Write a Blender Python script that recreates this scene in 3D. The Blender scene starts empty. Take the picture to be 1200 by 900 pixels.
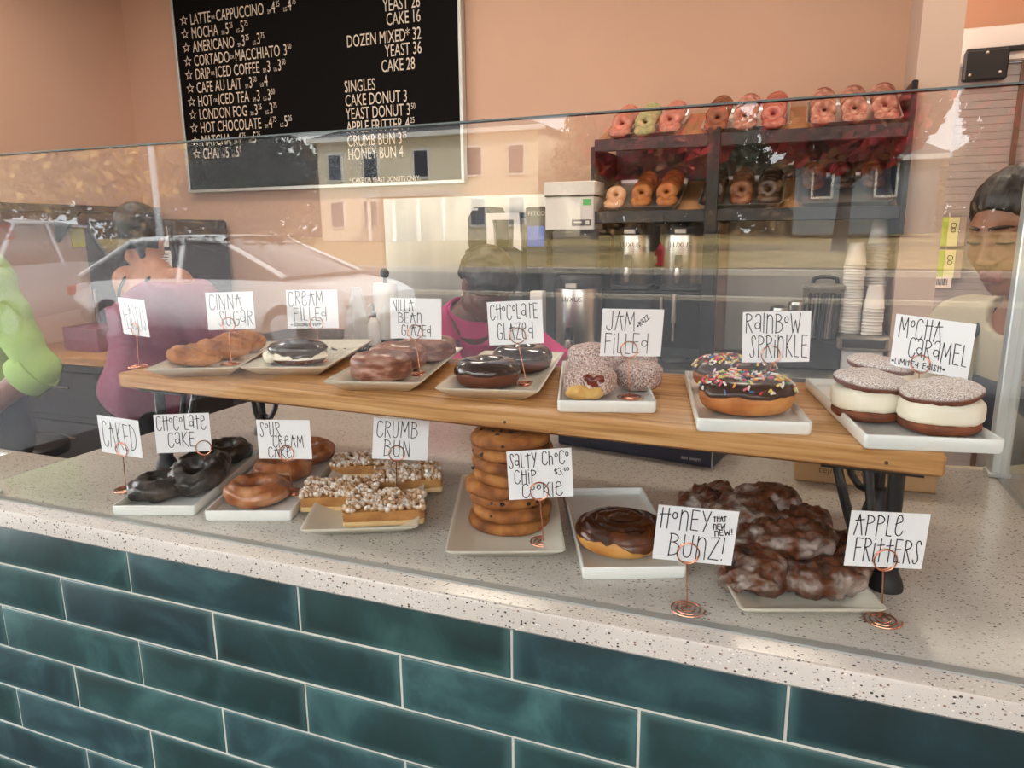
import bpy, math, random
import numpy as np
from mathutils import Vector, Matrix, noise
D = bpy.data
SC = bpy.context.scene
COL = SC.collection
R = math.radians
PI = math.pi
random.seed(7)

# ------------------------------------------------------------------ camera
cam_data = D.cameras.new('camera'); cam = D.objects.new('camera', cam_data); COL.objects.link(cam)
cam_data.sensor_width = 36.0; cam_data.lens = 839.98 / 1200 * 36.0; cam_data.clip_start = .02; cam_data.clip_end = 400
_r = Vector((0.93238703, 0.36132612, -0.00989299)); _u = Vector((-0.066068, 0.19726637, 0.97812116)); _f = Vector((-0.35537227, 0.91133387, -0.20780069))
cam.matrix_world = Matrix(((_r.x, _u.x, -_f.x, .84261), (_r.y, _u.y, -_f.y, -.70469), (_r.z, _u.z, -_f.z, 1.45622), (0, 0, 0, 1)))
SC.camera = cam
# ------------------------------------------------------------------ world, light, exposure
SC.view_settings.view_transform = 'Standard'; SC.view_settings.look = 'None'
SC.view_settings.exposure = 0.05; SC.view_settings.gamma = 1.0
try: SC.view_settings.use_curve_mapping = False
except Exception: pass
SC.cycles.use_denoising = True
SC.cycles.max_bounces = 10; SC.cycles.transparent_max_bounces = 24; SC.cycles.sample_clamp_indirect = 6.0
SC.cycles.caustics_reflective = False; SC.cycles.caustics_refractive = False
SKY = 6.2
LAMP = 11.5
W = D.worlds.new('sky'); SC.world = W; W.use_nodes = True
wn = W.node_tree; wn.nodes.clear()
wo = wn.nodes.new('ShaderNodeOutputWorld'); wb = wn.nodes.new('ShaderNodeBackground'); wb.inputs['Strength'].default_value = SKY
wt = wn.nodes.new('ShaderNodeTexCoord'); wm = wn.nodes.new('ShaderNodeMapping'); wm.inputs['Scale'].default_value = (1, 1, 2.5)
wz = wn.nodes.new('ShaderNodeTexNoise'); wz.inputs['Scale'].default_value = 2.2; wz.inputs['Detail'].default_value = 6
wr = wn.nodes.new('ShaderNodeValToRGB')
wr.color_ramp.elements[0].position = .35; wr.color_ramp.elements[0].color = (.86, .89, 1.0, 1)
wr.color_ramp.elements[1].position = .6; wr.color_ramp.elements[1].color = (1.0, .99, .985, 1)
for a, b in ((wt.outputs['Generated'], wm.inputs['Vector']), (wm.outputs[0], wz.inputs['Vector']), (wz.outputs[0], wr.inputs[0]), (wr.outputs[0], wb.inputs['Color']), (wb.outputs[0], wo.inputs[0])):
    wn.links.new(a, b)

fill_sun_d = D.lights.new('sun', 'SUN'); fill_sun_d.energy = 13.0; fill_sun_d.angle = R(12); fill_sun_d.color = (1.0, .95, .88)  # added sunlight, brightens the overcast street mirrored in the glass
sun = D.objects.new('sun', fill_sun_d); COL.objects.link(sun); sun.location = (20, 5, 20); sun.rotation_euler = Vector((-.62, -.42, -.66)).to_track_quat('-Z', 'Y').to_euler()

# ------------------------------------------------------------------ materials
def s2l(c):
    return tuple(((x / 255) / 12.92 if x / 255 <= .04045 else ((x / 255 + .055) / 1.055) ** 2.4) for x in c[:3]) + (1.0,)
class NT:
    def __init__(s, name):
        s.m = D.materials.new(name); s.m.use_nodes = True; s.t = s.m.node_tree; s.t.nodes.clear()
        s.out = s.n('ShaderNodeOutputMaterial')
    def n(s, typ, **kw):
        x = s.t.nodes.new(typ)
        for k, v in kw.items():
            if k in x.inputs.keys(): x.inputs[k].default_value = v
            else: setattr(x, k, v)
        return x
    def l(s, a, b): s.t.links.new(a, b)
def pm(name, cols, scale=8.0, rough=.5, bump=0.0, bscale=None, metal=0.0, coat=0.0, detail=4.0, stretch=(1, 1, 1), sss=0.0, spec=.5, pos=None, powder=None, trans=0.0):
    """Principled material whose colour runs through a ramp of sRGB colours over object-space noise."""
    t = NT(name); p = t.n('ShaderNodeBsdfPrincipled')
    p.inputs['Roughness'].default_value = rough; p.inputs['Metallic'].default_value = metal
    p.inputs['Coat Weight'].default_value = coat; p.inputs['Coat Roughness'].default_value = .12
    p.inputs['Specular IOR Level'].default_value = spec
    p.inputs['Transmission Weight'].default_value = trans
    if sss: p.inputs['Subsurface Weight'].default_value = sss; p.inputs['Subsurface Radius'].default_value = (.01, .004, .002); p.inputs['Subsurface Scale'].default_value = .5
    if isinstance(cols[0], (int, float)): cols = [cols]
    tc = t.n('ShaderNodeTexCoord'); mp = t.n('ShaderNodeMapping'); mp.inputs['Scale'].default_value = stretch
    t.l(tc.outputs['Object'], mp.inputs['Vector'])
    if len(cols) > 1:
        nz = t.n('ShaderNodeTexNoise', Scale=scale, Detail=detail); t.l(mp.outputs[0], nz.inputs['Vector'])
        rp = t.n('ShaderNodeValToRGB'); e = rp.color_ramp.elements
        pos = pos or [.32 + .36 * i / (len(cols) - 1) for i in range(len(cols))]
        while len(e) < len(cols): e.new(.5)
        for i, c in enumerate(cols): e[i].position = pos[i]; e[i].color = s2l(c)
        t.l(nz.outputs[0], rp.inputs[0]); col = rp.outputs[0]
    else:
        rgb = t.n('ShaderNodeRGB'); rgb.outputs[0].default_value = s2l(cols[0]); col = rgb.outputs[0]
    if powder:   # (colour, noise scale, lo, hi, only on faces that look up)
        c, psc, lo, hi, up = powder
        nz2 = t.n('ShaderNodeTexNoise', Scale=psc, Detail=5.0); t.l(tc.outputs['Object'], nz2.inputs['Vector'])
        mr = t.n('ShaderNodeMapRange'); mr.inputs['From Min'].default_value = lo; mr.inputs['From Max'].default_value = hi; t.l(nz2.outputs[0], mr.inputs['Value'])
        fac = mr.outputs[0]
        if up:
            g = t.n('ShaderNodeNewGeometry'); sx = t.n('ShaderNodeSeparateXYZ'); t.l(g.outputs['Normal'], sx.inputs[0])
            m2 = t.n('ShaderNodeMapRange'); m2.inputs['From Min'].default_value = up; m2.inputs['From Max'].default_value = min(1.0, up + .5); t.l(sx.outputs['Z'], m2.inputs['Value'])
            mu = t.n('ShaderNodeMath', operation='MULTIPLY'); t.l(fac, mu.inputs[0]); t.l(m2.outputs[0], mu.inputs[1]); fac = mu.outputs[0]
        mx = t.n('ShaderNodeMix', data_type='RGBA'); t.l(fac, mx.inputs[0]); t.l(col, mx.inputs[6]); mx.inputs[7].default_value = s2l(c); col = mx.outputs[2]
    t.l(col, p.inputs['Base Color'])
    if bump:
        nb = t.n('ShaderNodeTexNoise', Scale=bscale or scale * 3, Detail=4.0); t.l(mp.outputs[0], nb.inputs['Vector'])
        bp = t.n('ShaderNodeBump', Strength=min(1, bump), Distance=.002); t.l(nb.outputs[0], bp.inputs['Height']); t.l(bp.outputs[0], p.inputs['Normal'])
    t.l(p.outputs[0], t.out.inputs[0])
    return t.m
def emit(name, c, s):
    t = NT(name); e = t.n('ShaderNodeEmission', Strength=s); e.inputs[0].default_value = s2l(c); t.l(e.outputs[0], t.out.inputs[0]); return t.m
def glass_sheet(name, tint=(252, 253, 252), f0=.06):
    """Clear sheet glass: each face passes light straight through and mirrors by the angle it is seen at."""
    t = NT(name); tr = t.n('ShaderNodeBsdfTransparent'); tr.inputs[0].default_value = s2l(tint)
    gl = t.n('ShaderNodeBsdfGlossy', Roughness=0.0); lw = t.n('ShaderNodeLayerWeight', Blend=.5)
    pw = t.n('ShaderNodeMath', operation='POWER'); pw.inputs[1].default_value = 5.0; t.l(lw.outputs['Facing'], pw.inputs[0])
    ma = t.n('ShaderNodeMath', operation='MULTIPLY_ADD'); ma.inputs[1].default_value = 1 - f0; ma.inputs[2].default_value = f0; t.l(pw.outputs[0], ma.inputs[0])
    mx = t.n('ShaderNodeMixShader'); t.l(ma.outputs[0], mx.inputs[0]); t.l(tr.outputs[0], mx.inputs[1]); t.l(gl.outputs[0], mx.inputs[2]); t.l(mx.outputs[0], t.out.inputs[0])
    return t.m
def wood(name, cols, grain=(1.2, 22, 22), rough=.4):
    t = NT(name); p = t.n('ShaderNodeBsdfPrincipled', Roughness=rough); tc = t.n('ShaderNodeTexCoord'); mp = t.n('ShaderNodeMapping'); mp.inputs['Scale'].default_value = grain
    t.l(tc.outputs['Object'], mp.inputs[0]); nz = t.n('ShaderNodeTexNoise', Scale=3.0, Detail=8.0, Distortion=.6); t.l(mp.outputs[0], nz.inputs['Vector'])
    rp = t.n('ShaderNodeValToRGB'); e = rp.color_ramp.elements
    while len(e) < len(cols): e.new(.5)
    for i, c in enumerate(cols): e[i].position = .3 + .4 * i / (len(cols) - 1); e[i].color = s2l(c)
    t.l(nz.outputs[0], rp.inputs[0]); t.l(rp.outputs[0], p.inputs['Base Color'])
    bp = t.n('ShaderNodeBump', Strength=.15, Distance=.001); t.l(nz.outputs[0], bp.inputs['Height']); t.l(bp.outputs[0], p.inputs['Normal'])
    t.l(p.outputs[0], t.out.inputs[0]); return t.m
def quartz(name):
    t = NT(name); p = t.n('ShaderNodeBsdfPrincipled', Roughness=.22); tc = t.n('ShaderNodeTexCoord')
    col = None
    base = t.n('ShaderNodeTexNoise', Scale=3.0, Detail=5.0); t.l(tc.outputs['Object'], base.inputs['Vector'])
    rp = t.n('ShaderNodeValToRGB'); rp.color_ramp.elements[0].color = s2l((186, 180, 171)); rp.color_ramp.elements[0].position = .35; rp.color_ramp.elements[1].color = s2l((203, 197, 189)); rp.color_ramp.elements[1].position = .65
    t.l(base.outputs[0], rp.inputs[0]); col = rp.outputs[0]
    for sc, thr, c, seed in ((230, .19, (72, 68, 66), 0), (180, .14, (132, 104, 90), 3.3), (480, .2, (142, 134, 128), 7.7), (260, .14, (226, 220, 212), 12.0)):
        mp = t.n('ShaderNodeMapping'); mp.inputs['Location'].default_value = (seed, seed * 1.3, seed * .7); mp.inputs['Scale'].default_value = (1.0, 1.7, 1.3); mp.inputs['Rotation'].default_value = (0, 0, .4 + seed)
        t.l(tc.outputs['Object'], mp.inputs[0])
        v = t.n('ShaderNodeTexVoronoi', Scale=float(sc), Randomness=1.0); t.l(mp.outputs[0], v.inputs['Vector'])
        cr = t.n('ShaderNodeSeparateColor'); t.l(v.outputs['Color'], cr.inputs[0])
        keep = t.n('ShaderNodeMath', operation='LESS_THAN'); keep.inputs[1].default_value = .13; t.l(cr.outputs[0], keep.inputs[0])
        nr = t.n('ShaderNodeMath', operation='LESS_THAN'); nr.inputs[1].default_value = thr * 1.9; t.l(v.outputs['Distance'], nr.inputs[0])
        mu = t.n('ShaderNodeMath', operation='MULTIPLY'); t.l(keep.outputs[0], mu.inputs[0]); t.l(nr.outputs[0], mu.inputs[1])
        mx = t.n('ShaderNodeMix', data_type='RGBA'); t.l(mu.outputs[0], mx.inputs[0]); t.l(col, mx.inputs[6]); mx.inputs[7].default_value = s2l(c); col = mx.outputs[2]
    t.l(col, p.inputs['Base Color']); t.l(p.outputs[0], t.out.inputs[0]); return t.m
def tile_mat(name):
    t = NT(name); p = t.n('ShaderNodeBsdfPrincipled', Roughness=.4); p.inputs['Coat Weight'].default_value = .12; p.inputs['Coat Roughness'].default_value = .25
    tc = t.n('ShaderNodeTexCoord'); g = t.n('ShaderNodeNewGeometry')
    off = t.n('ShaderNodeVectorMath', operation='SCALE'); off.inputs['Scale'].default_value = 37.0
    cmb = t.n('ShaderNodeCombineXYZ'); t.l(g.outputs['Random Per Island'], cmb.inputs[0]); t.l(g.outputs['Random Per Island'], cmb.inputs[2]); t.l(cmb.outputs[0], off.inputs[0])
    ad = t.n('ShaderNodeVectorMath', operation='ADD'); t.l(tc.outputs['Object'], ad.inputs[0]); t.l(off.outputs[0], ad.inputs[1])
    n1 = t.n('ShaderNodeTexNoise', Scale=7.0, Detail=7.0, Roughness=.62, Distortion=.8); t.l(ad.outputs[0], n1.inputs['Vector'])
    rp = t.n('ShaderNodeValToRGB'); e = rp.color_ramp.elements; e.new(.5)
    for i, (q, c) in enumerate(((.3, (32, 46, 46)), (.5, (38, 62, 65)), (.72, (62, 94, 95)))): e[i].position = q; e[i].color = s2l(c)
    t.l(n1.outputs[0], rp.inputs[0])
    hs = t.n('ShaderNodeHueSaturation'); mr = t.n('ShaderNodeMapRange'); mr.inputs['To Min'].default_value = .8; mr.inputs['To Max'].default_value = 1.25; t.l(g.outputs['Random Per Island'], mr.inputs['Value'])
    t.l(mr.outputs[0], hs.inputs['Value']); mr2 = t.n('ShaderNodeMapRange'); mr2.inputs['To Min'].default_value = .475; mr2.inputs['To Max'].default_value = .515
    wn_ = t.n('ShaderNodeTexWhiteNoise', noise_dimensions='1D'); t.l(g.outputs['Random Per Island'], wn_.inputs['W']); t.l(wn_.outputs['Value'], mr2.inputs['Value']); t.l(mr2.outputs[0], hs.inputs['Hue'])
    t.l(rp.outputs[0], hs.inputs['Color'])
    # thinner, paler glaze along each tile's rim
    uv = t.n('ShaderNodeUVMap', uv_map='UVMap'); sx = t.n('ShaderNodeSeparateXYZ'); t.l(uv.outputs[0], sx.inputs[0])
    def edge(o, wdt):
        a = t.n('ShaderNodeMath', operation='SUBTRACT'); a.inputs[1].default_value = .5; t.l(o, a.inputs[0])
        b = t.n('ShaderNodeMath', operation='ABSOLUTE'); t.l(a.outputs[0], b.inputs[0])
        c = t.n('ShaderNodeMapRange', interpolation_type='SMOOTHSTEP'); c.inputs['From Min'].default_value = .5 - wdt; c.inputs['From Max'].default_value = .5; t.l(b.outputs[0], c.inputs['Value']); return c.outputs[0]
    mxm = t.n('ShaderNodeMath', operation='MAXIMUM'); t.l(edge(sx.outputs[0], .05), mxm.inputs[0]); t.l(edge(sx.outputs[1], .16), mxm.inputs[1])
    mu = t.n('ShaderNodeMath', operation='MULTIPLY'); mu.inputs[1].default_value = .30; t.l(mxm.outputs[0], mu.inputs[0])
    mx = t.n('ShaderNodeMix', data_type='RGBA'); t.l(mu.outputs[0], mx.inputs[0]); t.l(hs.outputs[0], mx.inputs[6]); mx.inputs[7].default_value = s2l((90, 128, 126))
    t.l(mx.outputs[2], p.inputs['Base Color'])
    bp = t.n('ShaderNodeBump', Strength=.12, Distance=.002); t.l(n1.outputs[0], bp.inputs['Height']); t.l(bp.outputs[0], p.inputs['Normal'])
    t.l(p.outputs[0], t.out.inputs[0]); return t.m

# ------------------------------------------------------------------ mesh builder and object helpers
class MB:
    def __init__(s): s.v = []; s.f = []; s.mi = []; s.uv = None
    def add(s, vs, fs, mi=0):
        o = len(s.v); s.v.extend([tuple(v) for v in vs]); s.f.extend([tuple(i + o for i in f) for f in fs]); s.mi.extend([mi] * len(fs)); return s
    def box(s, c, d, rz=0.0, mi=0, M=None, bev=0.0):
        hx, hy, hz = d[0] / 2, d[1] / 2, d[2] / 2
        if bev <= 0:
            vs = [Vector((x * hx, y * hy, z * hz)) for z in (-1, 1) for y in (-1, 1) for x in (-1, 1)]
            fs = [(0, 2, 3, 1), (4, 5, 7, 6), (0, 1, 5, 4), (2, 6, 7, 3), (0, 4, 6, 2), (1, 3, 7, 5)]
        else:
            b = min(bev, hx * .9, hy * .9, hz * .9)
            ring = lambda x, y, z: [Vector((q[0], q[1], z)) for q in ((-x + b, -y), (x - b, -y), (x, -y + b), (x, y - b), (x - b, y), (-x + b, y), (-x, y - b), (-x, -y + b))]
            r0 = [Vector((q.x * (hx - b) / hx, q.y * (hy - b) / hy, -hz)) for q in ring(hx, hy, 0)]
            r3 = [Vector((q.x * (hx - b) / hx, q.y * (hy - b) / hy, hz)) for q in ring(hx, hy, 0)]
            rs = [r0, ring(hx, hy, -hz + b), ring(hx, hy, hz - b), r3]; vs = [v for r in rs for v in r]; fs = [tuple(range(7, -1, -1)), tuple(range(24, 32))]
            for k in range(3):
                for i in range(8): j = (i + 1) % 8; fs.append((k * 8 + i, k * 8 + j, k * 8 + 8 + j, k * 8 + 8 + i))
        T = M if M is not None else Matrix.Rotation(rz, 4, 'Z')
        C = Vector(c); return s.add([C + T.to_3x3() @ v for v in vs], fs, mi)
    def grid(s, rows, closed_u=False, mi=0, capa=False, capb=False):
        n = len(rows[0]); vs = [p for r in rows for p in r]; fs = []
        for k in range(len(rows) - 1):
            for i in range(n if closed_u else n - 1):
                j = (i + 1) % n; fs.append((k * n + i, k * n + j, (k + 1) * n + j, (k + 1) * n + i))
        if capa: fs.append(tuple(range(n - 1, -1, -1)))
        if capb: fs.append(tuple(range((len(rows) - 1) * n, len(rows) * n)))
        return s.add(vs, fs, mi)
    def lathe(s, prof, n=32, c=(0, 0, 0), mi=0, sx=1.0, sy=1.0, M=None):
        rows = []
        for r, z in prof:
            row = [Vector((r * math.cos(2 * PI * i / n) * sx, r * math.sin(2 * PI * i / n) * sy, z)) for i in range(n)]
            rows.append([Vector(c) + (M @ q if M is not None else q) for q in row])
        return s.grid(rows, True, mi, capa=prof[0][0] > 1e-6, capb=prof[-1][0] > 1e-6)
    def tube(s, path, r, n=8, mi=0, cap=True):
        P = [Vector(p) for p in path]; rr = r if isinstance(r, (list, tuple)) else [r] * len(P); rows = []; up = None
        for i, p in enumerate(P):
            t = (P[min(i + 1, len(P) - 1)] - P[max(i - 1, 0)]); t = t.normalized() if t.length > 1e-9 else Vector((0, 0, 1))
            if up is None: up = Vector((0, 0, 1)) if abs(t.z) < .9 else Vector((1, 0, 0))
            a = t.cross(up).normalized(); b = a.cross(t).normalized(); up = b
            rows.append([p + (a * math.cos(2 * PI * k / n) + b * math.sin(2 * PI * k / n)) * rr[i] for k in range(n)])
        return s.grid(rows, True, mi, capa=cap, capb=cap)
    def prism(s, poly, z0, z1, mi=0, M=None):
        n = len(poly); vs = [Vector((x, y, z0)) for x, y in poly] + [Vector((x, y, z1)) for x, y in poly]
        if M is not None: vs = [M @ v for v in vs]
        return s.add(vs, [tuple(range(n - 1, -1, -1)), tuple(range(n, 2 * n))] + [(i, (i + 1) % n, n + (i + 1) % n, n + i) for i in range(n)], mi)
    def build(s, name, mats, parent=None, loc=(0, 0, 0), rz=0.0, smooth=True, ang=40):
        me = D.meshes.new(name); me.from_pydata([tuple(v) for v in s.v], [], s.f)
        for m in (mats if isinstance(mats, (list, tuple)) else [mats]): me.materials.append(m)
        me.polygons.foreach_set('material_index', s.mi)
        me.polygons.foreach_set('use_smooth', [smooth] * len(s.f))
        if s.uv:
            u = me.uv_layers.new(name='UVMap'); u.data.foreach_set('uv', [x for q in s.uv for x in q])
        if smooth and ang < 180: 
            try: me.set_sharp_from_angle(angle=R(ang))
            except Exception: pass
        me.update(); o = D.objects.new(name, me); COL.objects.link(o); o.location = loc; o.rotation_euler = (0, 0, rz)
        if parent is not None: o.parent = parent
        return o
def tag(o, label, cat, group=None, kind=None):
    o['label'] = label; o['category'] = cat
    if group: o['group'] = group
    if kind: o['kind'] = kind
    return o
def thing(name, label, cat, loc=(0, 0, 0), rz=0.0, group=None):
    o = D.objects.new(name, None); COL.objects.link(o); o.location = loc; o.rotation_euler = (0, 0, rz); o.empty_display_size = .05
    return tag(o, label, cat, group)
def struct(o): o['kind'] = 'structure'; return o
def copy_tree(o, parent=None):
    c = o.copy(); COL.objects.link(c)
    if parent is not None: c.parent = parent
    for ch in list(o.children): copy_tree(ch, c)
    return c
def nz(x, y, z, f=1.0, seed=0.0): return noise.noise(Vector((x * f + seed, y * f + seed * 1.7, z * f - seed)))
def fbm(x, y, z, f=1.0, seed=0.0, o=3):
    a = 0; k = 1.0
    for _ in range(o): a += k * nz(x, y, z, f, seed); f *= 2.1; k *= .5
    return a
_tc = {}
def text_geo(string, size=1.0, ext=.0, align='LEFT'):
    key = (string, size, ext, align)
    if key in _tc: return _tc[key]
    cu = D.curves.new('t', 'FONT'); cu.body = string; cu.size = size; cu.extrude = ext; cu.align_x = align; cu.resolution_u = 3
    ob = D.objects.new('t', cu); COL.objects.link(ob)
    dg = bpy.context.evaluated_depsgraph_get(); dg.update()
    me = D.meshes.new_from_object(ob.evaluated_get(dg))
    vs = [v.co.copy() for v in me.vertices]; fs = [tuple(p.vertices) for p in me.polygons]
    D.objects.remove(ob); D.curves.remove(cu); D.meshes.remove(me)
    _tc[key] = (vs, fs); return vs, fs

# ================================================================== SETTING
M_peach = pm('peach_paint', [(208, 172, 150), (214, 178, 156)], 1.5, .75, .05, 120)
M_soffit = pm('ceiling_paint', [(206, 198, 186)], rough=.8)
M_floor = pm('dark_floor', [(36, 31, 29), (48, 41, 37)], 3, .85, spec=.15)
M_quartz = quartz('speckled_quartz')
M_tile = tile_mat('teal_glaze'); M_grout = pm('grout', [(196, 196, 184), (178, 178, 168)], 40, .85)
M_alu = pm('brushed_aluminium', [(196, 202, 202), (210, 215, 214)], 40, .38, metal=.55, stretch=(1, 1, .05))
M_glass = glass_sheet('clear_glass')
M_wood = wood('oak_board', [(150, 100, 54), (192, 142, 88), (212, 168, 116)], (1.6, 46, 46))
M_black = pm('black_metal', [(20, 20, 21)], rough=.38)
M_rubber = pm('black_rubber', [(16, 16, 17)], rough=.55)
M_grey = pm('grey_laminate', [(150, 148, 148), (158, 155, 154)], 3, .6)
M_white = pm('white_paint', [(226, 224, 220)], rough=.55)
M_steel = pm('stainless_steel', [(186, 184, 178), (206, 203, 196)], 30, .28, metal=1.0, stretch=(1, 1, .06))
M_satin = pm('satin_steel_sheet', [(188, 186, 178), (204, 200, 192)], 8, .34, metal=.75, stretch=(1, 1, .1))
M_char = pm('charcoal_plastic', [(44, 45, 48), (52, 53, 56)], 5, .45)
M_darkcab = pm('dark_maroon_panel', [(38, 20, 22), (46, 27, 28)], 4, .5)
M_ink = pm('black_ink', [(24, 22, 24)], rough=.7)
M_copper = pm('copper_wire', [(208, 142, 116)], rough=.25, metal=1.0)

CT = 1.05      # counter top
o = MB().box((-.3, .3, -.05), (7.6, 6.4, .1)).build('floor', M_floor); struct(o)
o = MB().box((-.3, .3, 3.05), (7.6, 6.4, .1)).build('ceiling', M_soffit); struct(o)
o = MB().box((-.85, 2.8, 1.5), (4.4, .1, 3.0)).build('wall_back', M_peach); struct(o)
o = MB().box((-3.0, 1.85, 1.5), (.1, 2.0, 3.0)).build('wall_left', M_peach); struct(o)
o = MB().box((1.2775, 2.575, 1.5), (.135, .35, 3.0)).build('wall_pier', pm('pale_pier_paint', [(206, 184, 168)], rough=.75)); struct(o)
o = MB().box((2.5, 1.9, 1.5), (.1, 3.0, 3.0)).build('wall_right', M_peach); struct(o)
o = MB().box((3.4, -1.0, 1.5), (.1, 2.8, 3.0)).build('wall_sun_block', M_peach); struct(o)  # unseen wall, added to keep that sunlight off the counter
o = MB().box((-1.9, -2.47, .41), (11, .08, .82)).build('wall_front', pm('dark_knee_wall', [(48, 42, 40)], rough=.85)); struct(o)
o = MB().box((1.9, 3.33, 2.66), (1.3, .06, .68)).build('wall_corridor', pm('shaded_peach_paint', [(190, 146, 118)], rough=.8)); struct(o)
o = MB().box((1.9, 3.3, 2.25), (1.3, .08, .15), bev=.006).build('trim_1', M_white); struct(o)
d = MB()
for k in range(27):   # ribbed grey door leaves
    pass
d.box((1.58, 3.31, 1.085), (.62, .05, 2.17), bev=.004).box((2.2, 3.31, 1.085), (.6, .05, 2.17), bev=.004)
for k in range(62): d.box((1.58, 3.283, .06 + k * .034), (.58, .002, .0325), bev=.001); d.box((2.2, 3.283, .06 + k * .034), (.56, .002, .0325), bev=.001)
door = struct(d.build('door_1', M_grey))
MB().box((1.735, 3.277, 1.085), (.022, .012, 2.17)).box((1.895, 3.277, 1.085), (.012, .012, 2.17)).build('door_seam', pm('brown_strip', [(96, 78, 68)], rough=.6), door)
cl = thing('door_closer', 'black rectangular closer plate at the top of the grey ribbed door', 'door closer', (1.58, 3.26, 2.16))
MB().box((0, -.012, -.0), (.17, .045, .13), bev=.008).build('cover_plate', M_black, cl)
MB().box((.13, -.005, .062), (.42, .03, .022), bev=.004).build('arm', M_black, cl)
for x, z in ((-.06, -.04), (.055, -.035), (0, .05)): MB().lathe([(.006, 0), (.006, .003), (.003, .005), (0, .005)], 10, (x, -.035, z), M=Matrix.Rotation(R(90), 3, 'X')).build('screw', M_steel, cl)

# ---- counter: tiled front, quartz top
TW = MB()
TW.box((.4, .0518, .5095), (4.4, .1, 1.019)).build('wall_counter_core', M_grout).name = 'wall_counter'
wall_counter = D.objects['wall_counter']; struct(wall_counter)
tm = MB(); tm.uv = []
def tile(x0, x1, z0, z1):
    if x1 - x0 < .01: return
    b = .0022; y0 = .012; y1 = 0.0; j = random.uniform(-.0006, .0006)
    outer = [(x0, z0), (x1, z0), (x1, z1), (x0, z1)]; inner = [(x0 + b, z0 + b), (x1 - b, z0 + b), (x1 - b, z1 - b), (x0 + b, z1 - b)]
    mid = [(x0 + b * .35, z0 + b * .35), (x1 - b * .35, z0 + b * .35), (x1 - b * .35, z1 - b * .35), (x0 + b * .35, z1 - b * .35)]
    vs = [(x, y0, z) for x, z in outer] + [(x, .0016 + j, z) for x, z in outer] + [(x, .0005 + j, z) for x, z in mid] + [(x, j, z) for x, z in inner]
    fs = []
    for k in range(3):
        for i in range(4): q = (i + 1) % 4; fs.append((k * 4 + i, k * 4 + q, k * 4 + 4 + q, k * 4 + 4 + i))
    fs.append((12, 13, 14, 15)); tm.add(vs, fs)
    for f in fs:
        for i in f: x, _, z = vs[i]; tm.uv.append(((x - x0) / (x1 - x0), .5 + (z - (z0 + z1) / 2) / (x1 - x0) * 4 * .5 * 2 * .5 * 1.0 if False else (z - z0) / (z1 - z0)))
PX, PZ = .303, .07718
for k in range(13):
    zt = 1.013 - k * PZ; zb = zt - PZ
    if zb < .02: zb = .02
    ofs = -.0425 + (k % 2) * PX / 2
    for n in range(-6, 8):
        a, b = ofs + n * PX + .0016, ofs + (n + 1) * PX - .0016
        a, b = max(a, -1.8), min(b, 2.6)
        if b - a > .02: tile(a, b, zb + .0016, zt - .0016)
tm.build('teal_tile', M_tile, wall_counter, ang=60)
# quartz top: main slab, and the shallower ledge that runs on to the left
mb = MB(); mb.prism([(-.40, -.03), (2.45, -.03), (2.45, .675), (-.40, .675)], 1.019, CT)
mb2 = MB()
def slab(mb, poly, z0, z1, b=.004):
    cx = sum(p[0] for p in poly) / len(poly); cy = sum(p[1] for p in poly) / len(poly)
    n = len(poly); rings = []
    for ins, z in ((b, z0), (0, z0 + b), (0, z1 - b), (b * .3, z1 - b * .3), (b, z1)):
        rings.append([(x + (-ins if x > cx else ins), y + (-ins if y > cy else ins), z) for x, y in poly])
    mb.grid([[Vector(p) for p in r] for r in rings], True, 0, True, True)
top = MB(); slab(top, [(-.40, -.03), (2.45, -.03), (2.45, .675), (-.40, .675)], 1.019, CT)
ct = tag(top.build('countertop', M_quartz, ang=25), 'speckled pale quartz countertop over the teal tiled front', 'countertop')
lg = MB(); slab(lg, [(-1.8, -.03), (-.4005, -.03), (-.4005, .192), (-1.8, .192)], 1.019, CT)
tag(lg.build('counter_ledge', M_quartz, ang=25), 'narrow speckled quartz ledge running on to the far left of the counter', 'countertop')

# ---- glass guard
GY = .004
gg = thing('glass_guard', 'clear front glass guard standing along the quartz countertop', 'glass guard', (.42, GY, CT))
M_edge = pm('green_glass_edge', [(70, 86, 82)], rough=.3)
g1 = MB().box((0, 0, .259), (1.51, .009, .514)).build('front_pane', M_glass, gg)
MB().box((0, 0, .5168), (1.51, .009, .0016)).build('pane_edge', M_edge, g1)
MB().box((0, 0, .001), (1.51, .012, .002)).build('sealant_line', pm('clear_sealant', [(150, 152, 148)], rough=.3), gg)
sg = thing('side_glass', 'clear side glass pane at the right end of the guard', 'glass guard', (1.185, .325, CT))
g2 = MB().box((0, 0, .259), (.009, .61, .514)).build('side_pane', M_glass, sg)
MB().box((0, 0, .5168), (.009, .61, .0016)).build('pane_edge', M_edge, g2)
MB().box((0, 0, .001), (.012, .61, .002)).build('sealant_line', D.materials['clear_sealant'], sg)
def post(x, y, label, w=.03, dep=.03):
    t = thing('glass_post', label, 'post', (x, y, CT))
    MB().box((0, 0, .265), (w, dep, .53), bev=.002).build('upright', M_alu, t)
    MB().box((0, 0, .004), (w + .006, dep + .006, .008), bev=.001).build('foot_plate', M_alu, t)
    return t
post(1.183, .652, 'pale aluminium post at the back of the right side glass', .027, .03)
post(-.338, .004, 'aluminium post at the far left end of the front glass', .024, .024)

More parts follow.
